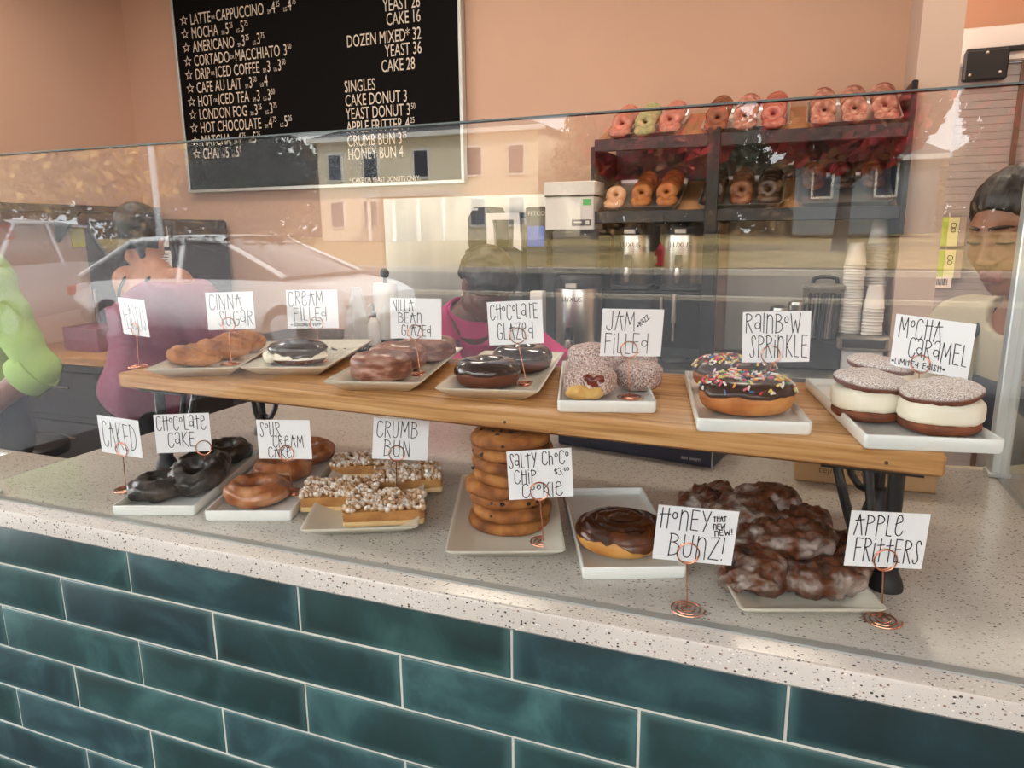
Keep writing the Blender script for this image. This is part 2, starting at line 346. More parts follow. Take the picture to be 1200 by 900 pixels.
# ---- menu board
mbd = thing('menu_board', 'black menu board with white lettering in a silver frame on the peach wall', 'menu board', (-1.6305, 2.75, 1.70))
M_board = pm('black_board', [(10, 8, 8)], rough=.8, spec=.15)
M_menu = pm('menu_lettering', [(226, 214, 200)], rough=.6)
MB().box((0, -.03, .61), (1.79, .03, 1.21)).build('panel', M_board, mbd)
fr = MB()
for c, d_ in (((0, -.032, .008), (1.80, .042, .018)), ((0, -.032, 1.212), (1.80, .042, .018)), ((-.892, -.032, .61), (.018, .042, 1.19)), ((.892, -.032, .61), (.018, .042, 1.19))): fr.box(c, d_, bev=.002)
fr.build('frame', M_alu, mbd)
MY = -.0465
def menu_line(name, segs, x, z, cap=.058, sx=.62, right=None):
    """segs: (text, size factor, raise factor); x, z in world, z = middle of the capitals."""
    s0 = cap / .70; mbx = MB(); cur = 0.0; groups = [mbx]
    for tx, k, up in segs:
        if tx == '*star':
            pts = []; r1 = cap * .52; cxs = r1
            for rr in (1.0, .66):
                pts.append([(cxs + rr * r1 * (1 if i % 2 == 0 else .42) * math.sin(i * PI / 5), rr * r1 * (1 if i % 2 == 0 else .42) * math.cos(i * PI / 5)) for i in range(10)])
            sb = MB().grid([[Vector((px, 0, pz)) for px, pz in q] for q in pts], True); sb.v = [(a + x + 1.6305, MY, c + z - 1.70) for a, b, c in sb.v]; sb.build('star_bullet', M_menu, mbd, smooth=False); cur += r1 * 2.5; continue
        if tx == ' ':
            cur += cap * k; mbx = MB(); groups.append(mbx); continue
        vs, fs = text_geo(tx, 1.0)
        sz = s0 * k; xs = [v.x for v in vs]; x1 = max(xs)
        base = -cap / 2 + up * cap
        mbx.add([(cur + v.x * sz * sx, 0, base + v.y * sz) for v in vs], fs); cur += x1 * sz * sx + cap * .1
    w = cur
    dx = (x if right is None else right - w) - (-1.6305)
    for gi, mbx in enumerate(groups):
        mbx.v = [(a + dx, MY, c + z - 1.70) for a, b, c in mbx.v]
        mbx.build(name if gi == 0 else 'menu_price', M_menu, mbd, smooth=False)
def pr_(sm, smc, lg=None, lgc=None):
    q = [(' ', .3, 0), ('SM', .36, 0), (sm, 1, 0)] + ([(smc, .5, .48)] if smc else [])
    if lg: q += [(' ', .3, 0), ('LG', .36, 0), (lg, 1, 0)] + ([(lgc, .5, .48)] if lgc else [])
    return q
OR = ('OR', .36, .25); ST = ('*star', 1, 0)
zl = 2.637; dz = -.0720
rows = [[ST, ('LATTE', 1, 0), OR, ('CAPPUCCINO', 1, 0)] + pr_('4', '25', '4', '75'), [ST, ('MOCHA', 1, 0)] + pr_('5', '25', '5', '75'), [ST, ('AMERICANO', 1, 0)] + pr_('3', '25', '3', '75'),
        [ST, ('CORTADO', 1, 0), OR, ('MACCHIATO', 1, 0), (' ', .3, 0), ('3', 1, 0), ('50', .5, .48)], [ST, ('DRIP', 1, 0), OR, ('ICED COFFEE', 1, 0)] + pr_('3', None, '3', '50'),
        [ST, ('CAFE AU LAIT', 1, 0)] + pr_('3', '50', '4'), [ST, ('HOT', 1, 0), OR, ('ICED TEA', 1, 0)] + pr_('3', None, '3', '50'), [ST, ('LONDON FOG', 1, 0)] + pr_('3', '25', '3', '75'),
        [ST, ('HOT CHOCOLATE', 1, 0)] + pr_('4', '75', '5', '25'), [ST, ('MATCHA', 1, 0)] + pr_('4', '75', '5', '25'), [ST, ('CHAI', 1, 0)] + pr_('5', None, '5', '5')]
for i, r in enumerate(rows): menu_line('menu_line', r, -2.475, zl + dz * i)
for tx, z in (('YEAST 26', 2.570), ('CAKE 16', 2.504), ('DOZEN MIXED* 32', 2.424), ('YEAST 36', 2.358), ('CAKE 28', 2.288)):
    menu_line('menu_line', [(tx, 1, 0)], 0, z, right=-.945 if '32' in tx or '6' in tx else -.985)
for sg_, z in (([('SINGLES', 1, 0)], 2.207), ([('CAKE DONUT 3', 1, 0)], 2.138), ([('YEAST DONUT 3', 1, 0), ('50', .5, .48)], 2.072), ([('APPLE FRITTER 4', 1, 0), ('25', .5, .48)], 2.005), ([('CRUMB BUN 3', 1, 0), ('75', .5, .48)], 1.936), ([('HONEY BUN 4', 1, 0)], 1.869)):
    menu_line('menu_line', sg_, -1.412, z)
menu_line('menu_line', [('* CAKE OR YEAST DONUTS ONLY.', 1, 0)], -1.412, 1.733, cap=.026, sx=.74)

# ================================================================== WOODEN RISER WITH HAIRPIN LEGS
BA = -.0485
def brd(a, b): return (-.248 + a * math.cos(BA) - b * math.sin(BA), .192 + a * math.sin(BA) + b * math.cos(BA))
UZ = 1.222
rs = thing('wooden_riser', 'long oak riser board on black hairpin legs carrying the upper row of trays', 'riser', (-.248, .192, CT), BA)
bm_ = MB(); bm_.box((.628, .17, .159), (1.256, .34, .026), bev=.003); bm_.build('board', M_wood, rs)
M_knot = pm('dark_knot', [(80, 54, 34)], rough=.6)
for a in (.745, 1.2): MB().lathe([(.0022, -.0004), (.0022, .0004)], 8, (a, -.0003, .157), M=Matrix.Rotation(R(90), 3, 'X')).build('wood_knot', M_knot, rs)
def hairpin(a, b, da, db):
    l = MB(); f = Vector((a, b, .02))
    l.tube([f, (a, b, .146)], .0088, 12)
    for ox, oy in ((da, 0), (da * .45, db)):
        p = [Vector((a + ox * 1.15, b + oy * 1.15, .146)), Vector((a + ox * .92, b + oy * .92, .10)), Vector((a + ox * .66, b + oy * .66, .055)), Vector((a + ox * .45, b + oy * .45, .038)), Vector((a + ox * .15, b + oy * .15, .032)), Vector((a, b, .032))]
        l.tube(p, .0055, 8)
    l.box((a + da * .5, b + db * .5, .1445), (abs(da) * 1.5 + .02, abs(db) * 1.5 + .02, .003))
    lo = l.build('leg', M_black, rs)
    MB().lathe([(.0185, 0), (.0185, .004), (.0165, .012), (.0115, .022), (.0125, .03), (.013, .038), (.0085, .042)], 20, (a, b, 0)).build('rubber_foot', M_rubber, lo)
hairpin(.071, .022, .055, .05); hairpin(.07, .262, .055, -.05); hairpin(1.214, .027, -.055, .05); hairpin(1.214, .27, -.055, -.05)

# ================================================================== TRAYS
M_porc = pm('white_porcelain', [(234, 236, 233)], rough=.16, coat=.2)
M_cream = pm('cream_porcelain', [(228, 224, 210)], rough=.18, coat=.2)
def rrect(w, l, r, n=5):
    pts = []
    for cx, cy, a0 in ((w / 2 - r, l / 2 - r, 0), (-w / 2 + r, l / 2 - r, 90), (-w / 2 + r, -l / 2 + r, 180), (w / 2 - r, -l / 2 + r, 270)):
        for i in range(n + 1): a = R(a0 + 90 * i / n); pts.append((cx + r * math.cos(a), cy + r * math.sin(a)))
    return pts
def tray(x, y, z, deg, w, l, label, flare, grp):
    mb = MB(); rows = []
    if flare: seq = [(-.030, .0), (-.026, .0), (-.004, .0145), (-.0005, .0175), (0, .019), (-.0022, .0195), (-.0065, .0165), (-.030, .0058), (-.036, .005)]
    else: seq = [(-.004, 0), (-.0015, .0006), (-.0004, .003), (0, .015), (-.0007, .0162), (-.0028, .0162), (-.0036, .015), (-.0046, .0062), (-.008, .005)]
    for ins, zz in seq:
        rr = max(.001, (.006 if flare else .005) + ins * .2)
        rows.append([Vector((px, py, zz)) for px, py in rrect(w + 2 * ins, l + 2 * ins, rr)])
    mb.grid(rows, True, 0, True, True)
    o = mb.build('serving_tray', M_cream if flare else M_porc, None, (x, y, z), R(deg), ang=50)
    return tag(o, label, 'tray', grp)
GU, GL = 'trays on the wooden riser', 'trays on the quartz counter'
tray(-.135, .318, UZ, 25.6, .15, .29, 'cream flared tray at the left end of the wooden riser under cinnamon bars', True, GU)
tray(.018, .392, UZ, 17.8, .150, .31, 'cream flared tray with dark crumbs under the chocolate topped cream bun', True, GU)
tray(.232, .345, UZ, 14.0, .150, .33, 'cream flared tray under the three glazed vanilla donuts', True, GU)
tray(.422, .354, UZ, 11.0, .150, .33, 'cream flared tray under the two chocolate glazed donuts', True, GU)
tray(.585, .335, UZ, 16.0, .130, .30, 'white straight sided tray under the sugar dusted jam donuts', False, GU)
tray(.784, .298, UZ, 10.7, .130, .30, 'white straight sided tray under the two sprinkled donuts', False, GU)
tray(.966, .292, UZ, 10.6, .138, .31, 'white straight sided tray at the right end under the cream sandwich donuts', False, GU)
tray(-.062, .160, CT, 20.0, .124, .275, 'white straight sided tray under the dark chocolate cake donuts', False, GL)
tray(.083, .195, CT, 20.1, .128, .281, 'white straight sided tray under the sour cream ring donuts', False, GL)
tray(.259, .195, CT, 25.0, .158, .30, 'white flared tray under the four crumb bun squares', True, GL)
tray(.481, .196, CT, 21.0, .150, .29, 'white tray under the tall stack of cookies', True, GL)
tray(.640, .204, CT, 22.2, .125, .271, 'white straight sided tray holding one dark honey bun', False, GL)
tray(.835, .182, CT, 20.2, .153, .30, 'white flared tray under the heap of apple fritters', True, GL)

# ================================================================== HAND-LETTERED CARDS ON COPPER WIRE STANDS
def arc(cx, cy, rx, ry, a0, a1, n=14): return [(cx + rx * math.cos(R(a0 + (a1 - a0) * i / n)), cy + ry * math.sin(R(a0 + (a1 - a0) * i / n))) for i in range(n + 1)]
GLY = {   # tall thin marker capitals: (width, strokes)
 'A': (.46, [[(.03, 0), (.2, 1), (.42, 0)], [(.02, .7), (.44, .76)]]),
 'B': (.44, [[(.05, 0), (.07, 1)], [(.02, .96)] + arc(.1, .79, .25, .19, 80, -80) + [(.1, .6)] + arc(.12, .32, .3, .29, 85, -85) + [(.03, .02)]]),
 'C': (.40, [arc(.22, .72, .17, .27, 30, 175) + arc(.22, .3, .19, .3, 180, 350)]),
 'D': (.46, [[(.06, 0), (.07, 1)], [(.02, .98)] + arc(.08, .5, .36, .48, 85, -85) + [(.02, .02)]]),
 'E': (.38, [[(.36, .98), (.05, 1), (.06, .02), (.37, 0)], [(.05, .55), (.32, .57)]]),
 'F': (.38, [[(.37, .98), (.05, 1), (.06, 0)], [(.05, .58), (.32, .6)]]),
 'G': (.42, [arc(.22, .72, .17, .27, 30, 175) + arc(.22, .3, .19, .3, 180, 360) + [(.41, .42), (.26, .42)]]),
 'H': (.44, [[(.07, 0), (.08, 1)], [(.35, 0), (.36, 1)], [(.0, .68), (.44, .72)]]),
 'h': (.36, [[(.05, 0), (.06, 1)], arc(.18, .45, .12, .2, 170, 0) + [(.31, 0)]]),
 'I': (.10, [[(.05, 0), (.05, 1)]]),
 'i': (.10, [[(.05, 0), (.05, .8)], [(.05, .97), (.052, 1.0)]]),
 'J': (.36, [[(.33, 1), (.33, .3)] + arc(.18, .22, .15, .22, 0, -180)]),
 'K': (.42, [[(.06, 0), (.06, 1)], [(.37, 1), (.06, .5), (.42, .0)]]),
 'L': (.32, [[(.05, 1), (.06, .02), (.30, .0)]]),
 'M': (.56, [[(.03, 0), (.08, 1), (.28, .35), (.47, 1), (.53, 0)]]),
 'N': (.44, [[(.05, 0), (.06, 1), (.38, .0), (.39, 1)]]),
 'n': (.40, [[(.05, 0), (.06, 1)], arc(.21, .66, .15, .3, 165, 0) + [(.37, 0)]]),
 'O': (.42, [arc(.21, .5, .18, .5, 90, 450, 24)]),
 'o': (.24, [arc(.12, .7, .1, .15, 90, 450, 18)]),
 'P': (.40, [[(.06, 0), (.07, 1)], [(.03, .95)] + arc(.1, .78, .27, .2, 90, -90)]),
 'p': (.40, [[(.06, 0), (.07, 1)], [(.03, .95)] + arc(.1, .78, .27, .2, 90, -90)]),
 'R': (.42, [[(.06, 0), (.07, 1)], [(.03, .94)] + arc(.1, .8, .27, .19, 90, -90) + [(.12, .6), (.4, 0)]]),
 'S': (.38, [arc(.24, .8, .12, .19, 10, 170) + [(.16, .62), (.26, .36)] + arc(.16, .2, .13, .2, 20, -170)]),
 'T': (.40, [[(.2, 0), (.2, 1)], [(0, .86), (.4, .9)]]),
 't': (.36, [[(.18, 0), (.18, 1)], [(0, .72), (.36, .75)]]),
 'U': (.42, [[(.05, 1)] + arc(.2, .24, .15, .24, 180, 360) + [(.36, 1)]]),
 'V': (.38, [[(.02, 1), (.2, 0), (.37, 1)]]),
 'W': (.60, [[(.03, 1), (.16, 0), (.3, .66), (.44, 0), (.57, 1)]]),
 'Y': (.40, [[(.02, 1), (.2, .5)], [(.38, 1), (.14, 0)]]),
 'Z': (.40, [[(.03, .96), (.37, 1), (.03, .02), (.4, .0)]]),
 'a': (.38, [arc(.2, .82, .15, .17, 170, 10) + [(.35, .1)], arc(.18, .4, .15, .16, 40, 400, 18)]),
 'e': (.42, [[(.02, .56), (.3, .68)] + arc(.2, .76, .13, .23, -15, 175) + arc(.23, .28, .18, .28, 175, 350)]),
 'd': (.40, [arc(.18, .5, .15, .15, 0, 360, 18), [(.34, 1), (.35, 0)]]),
 'g': (.42, [arc(.22, .72, .17, .27, 30, 175) + arc(.22, .3, .19, .3, 180, 360) + [(.41, .42), (.26, .42)]]),
 '!': (.10, [[(.06, 1), (.05, .3)], [(.04, .04), (.045, .0)]]),
 '*': (.30, [[(.02, .4), (.28, .6)], [(.02, .6), (.28, .4)], [(.15, .34), (.15, .66)]]),
 '$': (.34, [arc(.17, .7, .13, .15, 20, 260) + arc(.17, .33, .13, .17, 90, -150), [(.17, 0), (.17, 1)]]),
 '3': (.34, [arc(.14, .75, .16, .23, 150, -70) + arc(.14, .28, .19, .27, 70, -150)]),
 '0': (.26, [arc(.13, .5, .1, .5, 90, 450, 18)]),
 '.': (.10, [[(.05, .0), (.05, .04)]]),
 ' ': (.30, []),
}
def stroke_text(mb, text, x0, x1, y0, y1, hw, rot=0.0, org=None, z=.0003):
    """ribbon strokes; text runs from x0 to x1, letters stand from y0 to y1 (card metres)."""
    gap = .09; W_ = sum(GLY[c][0] + gap for c in text) - gap; sx = (x1 - x0) / W_; H_ = y1 - y0; cx = 0.0
    ca, sa = math.cos(rot), math.sin(rot); ox, oy = org or (x0, y0)
    def P(px, py):
        X, Y = x0 + px * sx, y0 + py * H_
        return (ox + (X - ox) * ca - (Y - oy) * sa, oy + (X - ox) * sa + (Y - oy) * ca)
    for c in text:
        w, st = GLY[c]; jx = random.uniform(-.015, .015); jy = random.uniform(-.03, .03)
        for s in st:
            q = [P(cx + a + jx, b + jy) for a, b in s]
            for (ax, ay), (bx, by) in zip(q, q[1:]):
                dx, dy = bx - ax, by - ay; L_ = math.hypot(dx, dy) or 1e-9; nx, ny = -dy / L_ * hw, dx / L_ * hw
                mb.add([(ax + nx, ay + ny, z), (ax - nx, ay - ny, z), (bx - nx, by - ny, z), (bx + nx, by + ny, z)], [(0, 1, 2, 3)])
            for ax, ay in q: mb.add([(ax + hw * math.cos(k * PI / 3), ay + hw * math.sin(k * PI / 3), z) for k in range(6)], [(0, 1, 2, 3, 4, 5)])
        cx += w + gap
M_card = pm('white_card', [(247, 247, 251)], rough=.75)
CARDS = {
'yeast':((-0.2597, 0.2493, 1.3125),-0.2181,-0.0532,-0.0127,0.0859,0.0667,(-0.2572, 0.2487, 1.2905),(-0.2569, 0.246, 1.222)),
'cinna':((-0.0845, 0.2998, 1.3239),0.3193,0.0614,0.0247,0.0857,0.0660,(-0.0873, 0.2961, 1.3002),(-0.0881, 0.2941, 1.228)),
'cream':((0.0366, 0.3726, 1.3232),0.3914,0.0729,0.0012,0.0920,0.0692,(0.044, 0.3722, 1.2973),(0.044, 0.3722, 1.228)),
'nilla':((0.2766, 0.3196, 1.3199),0.2128,0.0483,-0.0148,0.0859,0.0657,(0.2761, 0.3172, 1.2984),(0.283, 0.3177, 1.228)),
'chocg':((0.4567, 0.3011, 1.3219),0.2391,0.0393,0.0537,0.0833,0.0657,(0.4609, 0.3001, 1.3029),(0.4734, 0.3033, 1.228)),
'jam':((0.6416, 0.2673, 1.3186),0.4991,-0.0256,-0.0400,0.0866,0.0654,(0.638, 0.2647, 1.2951),(0.6415, 0.263, 1.228)),
'rain':((0.8274, 0.2926, 1.3174),0.2481,0.0479,0.0228,0.0860,0.0667,(0.822, 0.2888, 1.2942),(0.822, 0.2888, 1.228)),
'mocha':((1.0112, 0.3227, 1.3098),-0.5632,-0.0461,-0.0535,0.0950,0.0692,(1.003, 0.3278, 1.2851),(1.003, 0.3278, 1.228)),
'caked':((-0.153, 0.1039, 1.1392),0.0477,-0.0525,-0.0426,0.0842,0.0637,(-0.1514, 0.1039, 1.1178),(-0.1497, 0.1008, 1.05)),
'chocc':((-0.0509, 0.1348, 1.1463),0.5011,0.0405,-0.0007,0.0842,0.0629,(-0.0232, 0.1474, 1.1211),(-0.0196, 0.1426, 1.056)),
'sour':((0.1178, 0.171, 1.142),0.2925,0.0088,0.0029,0.0853,0.0629,(0.121, 0.1706, 1.1206),(0.1282, 0.1707, 1.056)),
'crumb':((0.2995, 0.2168, 1.1471),0.4996,0.0584,-0.0904,0.0842,0.0636,(0.2948, 0.2115, 1.1262),(0.2924, 0.2097, 1.056)),
'salty':((0.554, 0.1325, 1.1485),0.3855,0.0483,0.0501,0.0840,0.0651,(0.5538, 0.1299, 1.1261),(0.5594, 0.1302, 1.056)),
'honey':((0.7631, 0.0372, 1.1347),0.3027,-0.0202,-0.0776,0.0853,0.0627,(0.7567, 0.0344, 1.1146),(0.7586, 0.031, 1.05)),
'apple':((0.9518, 0.0821, 1.1393),0.3506,0.0069,-0.0530,0.0811,0.0610,(0.9516, 0.0806, 1.1179),(0.9542, 0.0786, 1.05)),
}
# key: (text lines as fractions of the card: text, x0, x1, y_top, y_bottom, pen), label, where the stand is
TXT = {
 'yeast': ([('YEASTYS', .08, .94, .14, .84, .8)], 'white card lettered YEASTYS at the left end of the wooden riser', 'on the left corner of the riser board'),
 'cinna': ([('CINNA', .06, .76, .06, .46, 1), ('SUgaR', .24, .97, .50, .90, 1)], 'white card lettered CINNA SUGAR above the cinnamon bars', 'beside the cinnamon bars'),
 'cream': ([('CReAM', .04, .72, .04, .42, 1), ('FILLEd', .13, .78, .46, .80, 1), ('* COCONUT TOPP', .07, .66, .87, .94, .8)], 'white card lettered CREAM FILLED above the chocolate topped bun', 'behind the chocolate topped bun'),
 'nilla': ([('NILLA', .05, .46, .04, .32, 1), ('BEAn', .15, .62, .36, .62, 1), ('GLAZEd', .22, .80, .66, .93, 1)], 'white card lettered NILLA BEAN GLAZED above the vanilla donuts', 'beside the glazed vanilla donuts'),
 'chocg': ([('CHoCoLaTE', .05, .92, .07, .42, 1), ('GLAZed', .16, .82, .50, .88, 1)], 'white card lettered CHOCOLATE GLAZED above the two chocolate donuts', 'beside the front chocolate glazed donut'),
 'jam': ([('JAM', .07, .54, .06, .46, 1), ('FiLLEd', .06, .78, .52, .94, 1), ('*RaZZ', .60, .84, .30, .40, .9, .75)], 'white card lettered JAM FILLED above the sugar dusted donuts', 'in front of the sugar dusted donuts'),
 'rain': ([('RaInBoW', .04, .86, .04, .42, 1), ('SpRinKLE', .11, .96, .46, .90, 1)], 'white card lettered RAINBOW SPRINKLE above the two sprinkled donuts', 'between the two sprinkled donuts'),
 'mocha': ([('MoCHA', .06, .62, .04, .42, 1), ('CaRaMEL', .22, .96, .40, .78, 1), ('*LiMitEd EdISH*', .02, .72, .84, .95, .9)], 'white card lettered MOCHA CARAMEL above the cream sandwich donuts', 'behind the cream sandwich donuts'),
 'caked': ([('CAKED', .08, .90, .14, .84, 1)], 'white card lettered CAKED at the left end of the counter', 'standing alone at the left end of the counter'),
 'chocc': ([('CHoCoLate', .04, .93, .05, .42, 1), ('CaKE', .22, .70, .48, .86, 1)], 'white card lettered CHOCOLATE CAKE above the dark ring donuts', 'beside the dark chocolate cake donuts'),
 'sour': ([('SoUR', .05, .44, .05, .42, 1), ('CReAM', .28, .86, .40, .70, 1), ('CAKe', .18, .62, .70, .97, 1)], 'white card lettered SOUR CREAM CAKE above the brown ring donuts', 'beside the sour cream ring donuts'),
 'crumb': ([('CRUMB', .06, .80, .06, .46, 1), ('BUN', .20, .68, .52, .92, 1)], 'white card lettered CRUMB BUN above the crumb squares', 'among the crumb bun squares'),
 'salty': ([('SaLTY', .03, .46, .06, .36, 1), ('ChoCo', .54, .95, .04, .32, 1), ('CHiP', .10, .44, .40, .68, 1), ('$3.', .72, .86, .40, .54, 1), ('00', .87, .95, .40, .46, .8), ('CooKIe', .20, .84, .68, .97, 1)], 'white card lettered SALTY CHOCO CHIP COOKIE against the cookie stack', 'in front of the cookie stack'),
 'honey': ([('HonEY', .04, .66, .05, .42, 1), ('BUnZ!', .18, .88, .50, .92, 1), ('THAT', .70, .86, .12, .22, .9, .1), ('nEW', .71, .86, .26, .36, .9, .12), ('nEW!', .74, .96, .38, .48, .9, .18)], 'white card lettered HONEY BUNZ in front of the honey bun tray', 'nearest the front glass by the honey bun tray'),
 'apple': ([('APPLe', .06, .68, .05, .42, 1), ('FRittERS', .10, .95, .48, .90, 1)], 'white card lettered APPLE FRITTERS beside the fritter heap', 'beside the right corner of the fritter tray'),
}
for key, (c, yaw, lean, roll, w, h, lc, bs) in CARDS.items():
    lines, label, where = TXT[key]
    cy, sy = math.cos(yaw), math.sin(yaw); ex = Vector((cy, sy, 0)); nn = Vector((sy, -cy, 0))
    up = math.cos(lean) * Vector((0, 0, 1)) - math.sin(lean) * nn
    a = ex * math.cos(roll) + up * math.sin(roll); b = up * math.cos(roll) - ex * math.sin(roll); n = a.cross(b)
    MW = Matrix(((a.x, b.x, n.x, c[0]), (a.y, b.y, n.y, c[1]), (a.z, b.z, n.z, c[2]), (0, 0, 0, 1)))
    cb = MB().box((0, 0, -.0003), (w, h, .0006)); card = cb.build('price_card', M_card, smooth=False); card.matrix_world = MW
    tag(card, label, 'sign card', 'hand lettered cards')
    lt = MB()
    for ln in lines:
        tx, x0, x1, yt, yb, pen = ln[:6]; rot = ln[6] if len(ln) > 6 else 0.0
        stroke_text(lt, tx, (x0 - .5) * w, (x1 - .5) * w, (.5 - yb) * h, (.5 - yt) * h, .00055 * pen + .00006, rot)
    lo = lt.build('lettering', M_ink, card, smooth=False)
    # copper stand: flat spiral, stem, double ring gripping the card
    st = thing('card_stand', 'copper wire card stand ' + where, 'card stand', bs, 0, 'copper wire card stands')
    B = Vector(bs); L_ = Vector(lc) - B
    sp = MB(); rmax = .0195; spn = [(0, 0, .006), (0.0, .001, .0025)] + [((.003 + (rmax - .003) * i / 90) * math.cos(i * .21), (.003 + (rmax - .003) * i / 90) * math.sin(i * .21), .0012) for i in range(91)]
    sp.tube(spn, .00095, 6); sp.build('spiral_base', M_copper, st)
    rr = .0118; botm = L_ - b * rr
    MB().tube([(0, 0, .001), botm * .5 + Vector((0, 0, .001)), botm], .00085, 6).build('stem', M_copper, st)
    rg = MB()
    for off in (.0016, -.0018):
        rg.tube([L_ + n * off + a * rr * math.sin(t * PI / 16) - b * rr * math.cos(t * PI / 16) for t in range(33)], .0008, 6)
    rg.build('ring_clip', M_copper, st)

# ================================================================== PASTRIES
UF, LF = UZ + .0052, CT + .0052     # floors of the trays
def torus_pt(Rr, r, rz, u, v, ex=1, ey=1, flat=.35):
    z = rz + rz * math.sin(v); 
    if z < rz * flat: z = rz * flat * .25 + (z) * (.75)
    rad = Rr + r * math.cos(v)
    return Vector((rad * math.cos(u) * ex, rad * math.sin(u) * ey, z))
def ring_body(Rr, r, rz, amp=.0012, fr=60, seed=0, nu=48, nv=22, ex=1, ey=1, v0=0, v1=360, grow=0.0, wav=0.0, close=True):
    rows = []
    for j in range(nv + (0 if close else 1)):
        row = []
        for i in range(nu):
            u = 2 * PI * i / nu
            if close: v = 2 * PI * j / nv
            else:
                a0 = v0 - wav * (0.5 + .9 * nz(math.cos(u) * 1.9, math.sin(u) * 1.9, 1.5, 1, seed + 5) + .5 * nz(math.cos(u) * 4, math.sin(u) * 4, .5, 1, seed)); v = R(a0 + (v1 - a0) * j / nv)
            p = torus_pt(Rr, r, rz, u, v, ex, ey)
            g = grow
            if not close: 
                tt = j / nv
                g = grow if .06 < tt < .96 else -.0012
            nrm = Vector((math.cos(u) * math.cos(v), math.sin(u) * math.cos(v), math.sin(v)))
            p += nrm * (g + amp * fbm(p.x, p.y, p.z, fr, seed))
            p.z = max(p.z, 0.0002); row.append(p)
        rows.append(row)
    mb = MB()
    if close: rows.append(rows[0])
    mb.grid(rows, True, 0); return mb
def bun_fn(a, b, h, p=2.4, waist=.0, amp=.0015, fr=45, seed=0, dimple=0.0):
    """point on a soft cushion; t from 0 (bottom) to 1 (top)."""
    def f(u, t, grow=0.0):
        th = -PI / 2 + PI * t; c, s = math.cos(th), math.sin(th)
        rr = abs(c) ** (2 / p); zz = (1 if s > 0 else -1) * abs(s) ** (2 / p)
        rr *= 1 - waist * math.exp(-(zz / .25) ** 2)
        z = h / 2 + zz * h / 2
        if dimple and zz > 0: z -= dimple * math.exp(-(rr / .28) ** 2)
        q = Vector((rr * a * math.cos(u), rr * b * math.sin(u), z))
        nrm = Vector((c * math.cos(u), c * math.sin(u), s)).normalized()
        q += nrm * (grow + amp * fbm(q.x, q.y, q.z, fr, seed)); q.z = max(q.z, .0002); return q
    return f
def bun(f, t0=0.0, t1=1.0, nu=44, nt=22, grow=0.0, wav=0.0, seed=0):
    rows = []
    for j in range(nt + 1):
        row = []
        for i in range(nu):
            u = 2 * PI * i / nu; a0 = t0 - wav * (.5 + .9 * nz(math.cos(u) * 2, math.sin(u) * 2, .3, 1, seed) + .5 * nz(math.cos(u) * 5, math.sin(u) * 5, 1.3, 1, seed)) if t0 > 0 else 0.0
            t = a0 + (t1 - a0) * j / nt; g = grow
            if t0 > 0 and j == 0: g = -.001
            row.append(f(u, max(0, min(1, t)), g))
        rows.append(row)
    return MB().grid(rows, True)
M_cinna = pm('cinnamon_sugar_crust', [(108, 60, 26), (168, 98, 46), (196, 132, 72)], 30, .75, .5, 260, powder=((222, 186, 140), 420, .56, .66, 0))
M_nilla = pm('vanilla_glaze', [(88, 42, 26), (138, 80, 58), (196, 158, 142)], 34, .36, .6, 110, coat=.3, stretch=(1, 1, 2.6), detail=8)
M_dough = pm('fried_dough', [(146, 82, 36), (190, 118, 60), (214, 154, 92)], 18, .6, .25, 90)
M_choc = pm('chocolate_glaze', [(34, 17, 12), (52, 27, 18)], 16, .18, .1, 60, coat=.8)
M_choctop = pm('milk_chocolate_icing', [(52, 32, 26), (72, 46, 36)], 20, .3, .1, 60, coat=.3)
M_dkdough = pm('brown_cake_side', [(88, 42, 24), (112, 58, 32)], 26, .55, .3, 120)
M_creamf = pm('white_cream', [(238, 230, 208), (246, 240, 224)], 30, .5, .35, 120)
M_sugar = pm('sugar_crust', [(104, 58, 40), (150, 96, 74)], 24, .8, .6, 300, powder=((228, 212, 206), 420, .36, .66, 0))
M_jam = pm('berry_jam', [(92, 22, 14), (126, 44, 22)], 30, .2, .2, 80, coat=.6)
M_crumbin = pm('yellow_crumb', [(206, 158, 84), (228, 190, 122)], 60, .8, .5, 160)
M_mocha = pm('mocha_crust', [(96, 46, 26), (142, 76, 42)], 26, .6, .3, 120)
M_mochatop = pm('powdered_mocha_crust', [(92, 44, 28), (120, 64, 42)], 26, .7, .4, 200, powder=((236, 230, 226), 640, .30, .60, .1))
M_dark = pm('dark_glazed_cake', [(20, 15, 13), (38, 30, 26), (104, 94, 88)], 40, .42, .8, 130, coat=.25, detail=8, pos=[.34, .52, .74])
M_sour = pm('honey_brown_glaze', [(116, 60, 30), (166, 98, 56), (206, 152, 112)], 32, .36, .6, 120, coat=.35, detail=8)
M_crust = pm('pale_shortcrust', [(226, 190, 132), (236, 206, 156)], 40, .8, .3, 120)
M_bar = pm('golden_filling', [(150, 96, 46), (186, 134, 74)], 40, .7, .5, 160)
M_crumb = pm('sugared_crumb', [(170, 126, 84), (206, 168, 128), (226, 204, 180)], 60, .85, .4, 200, powder=((244, 240, 236), 60, .40, .62, .1))
M_cookie = pm('cookie_dough', [(108, 60, 26), (152, 92, 42), (184, 124, 64)], 34, .75, .6, 110)
M_chip = pm('chocolate_chip', [(44, 26, 18)], rough=.35)
M_hbtop = pm('caramelised_bun_top', [(34, 14, 8), (60, 27, 13), (112, 58, 26)], 22, .22, .25, 60, coat=.6)
M_hbside = pm('golden_bun_side', [(168, 104, 42), (206, 146, 74), (222, 172, 98)], 18, .5, .2, 60)
M_frit = pm('glazed_fritter', [(40, 22, 16), (106, 56, 32), (104, 80, 68), (164, 148, 140)], 38, .34, .9, 170, coat=.35, detail=10, pos=[.34, .45, .51, .64])
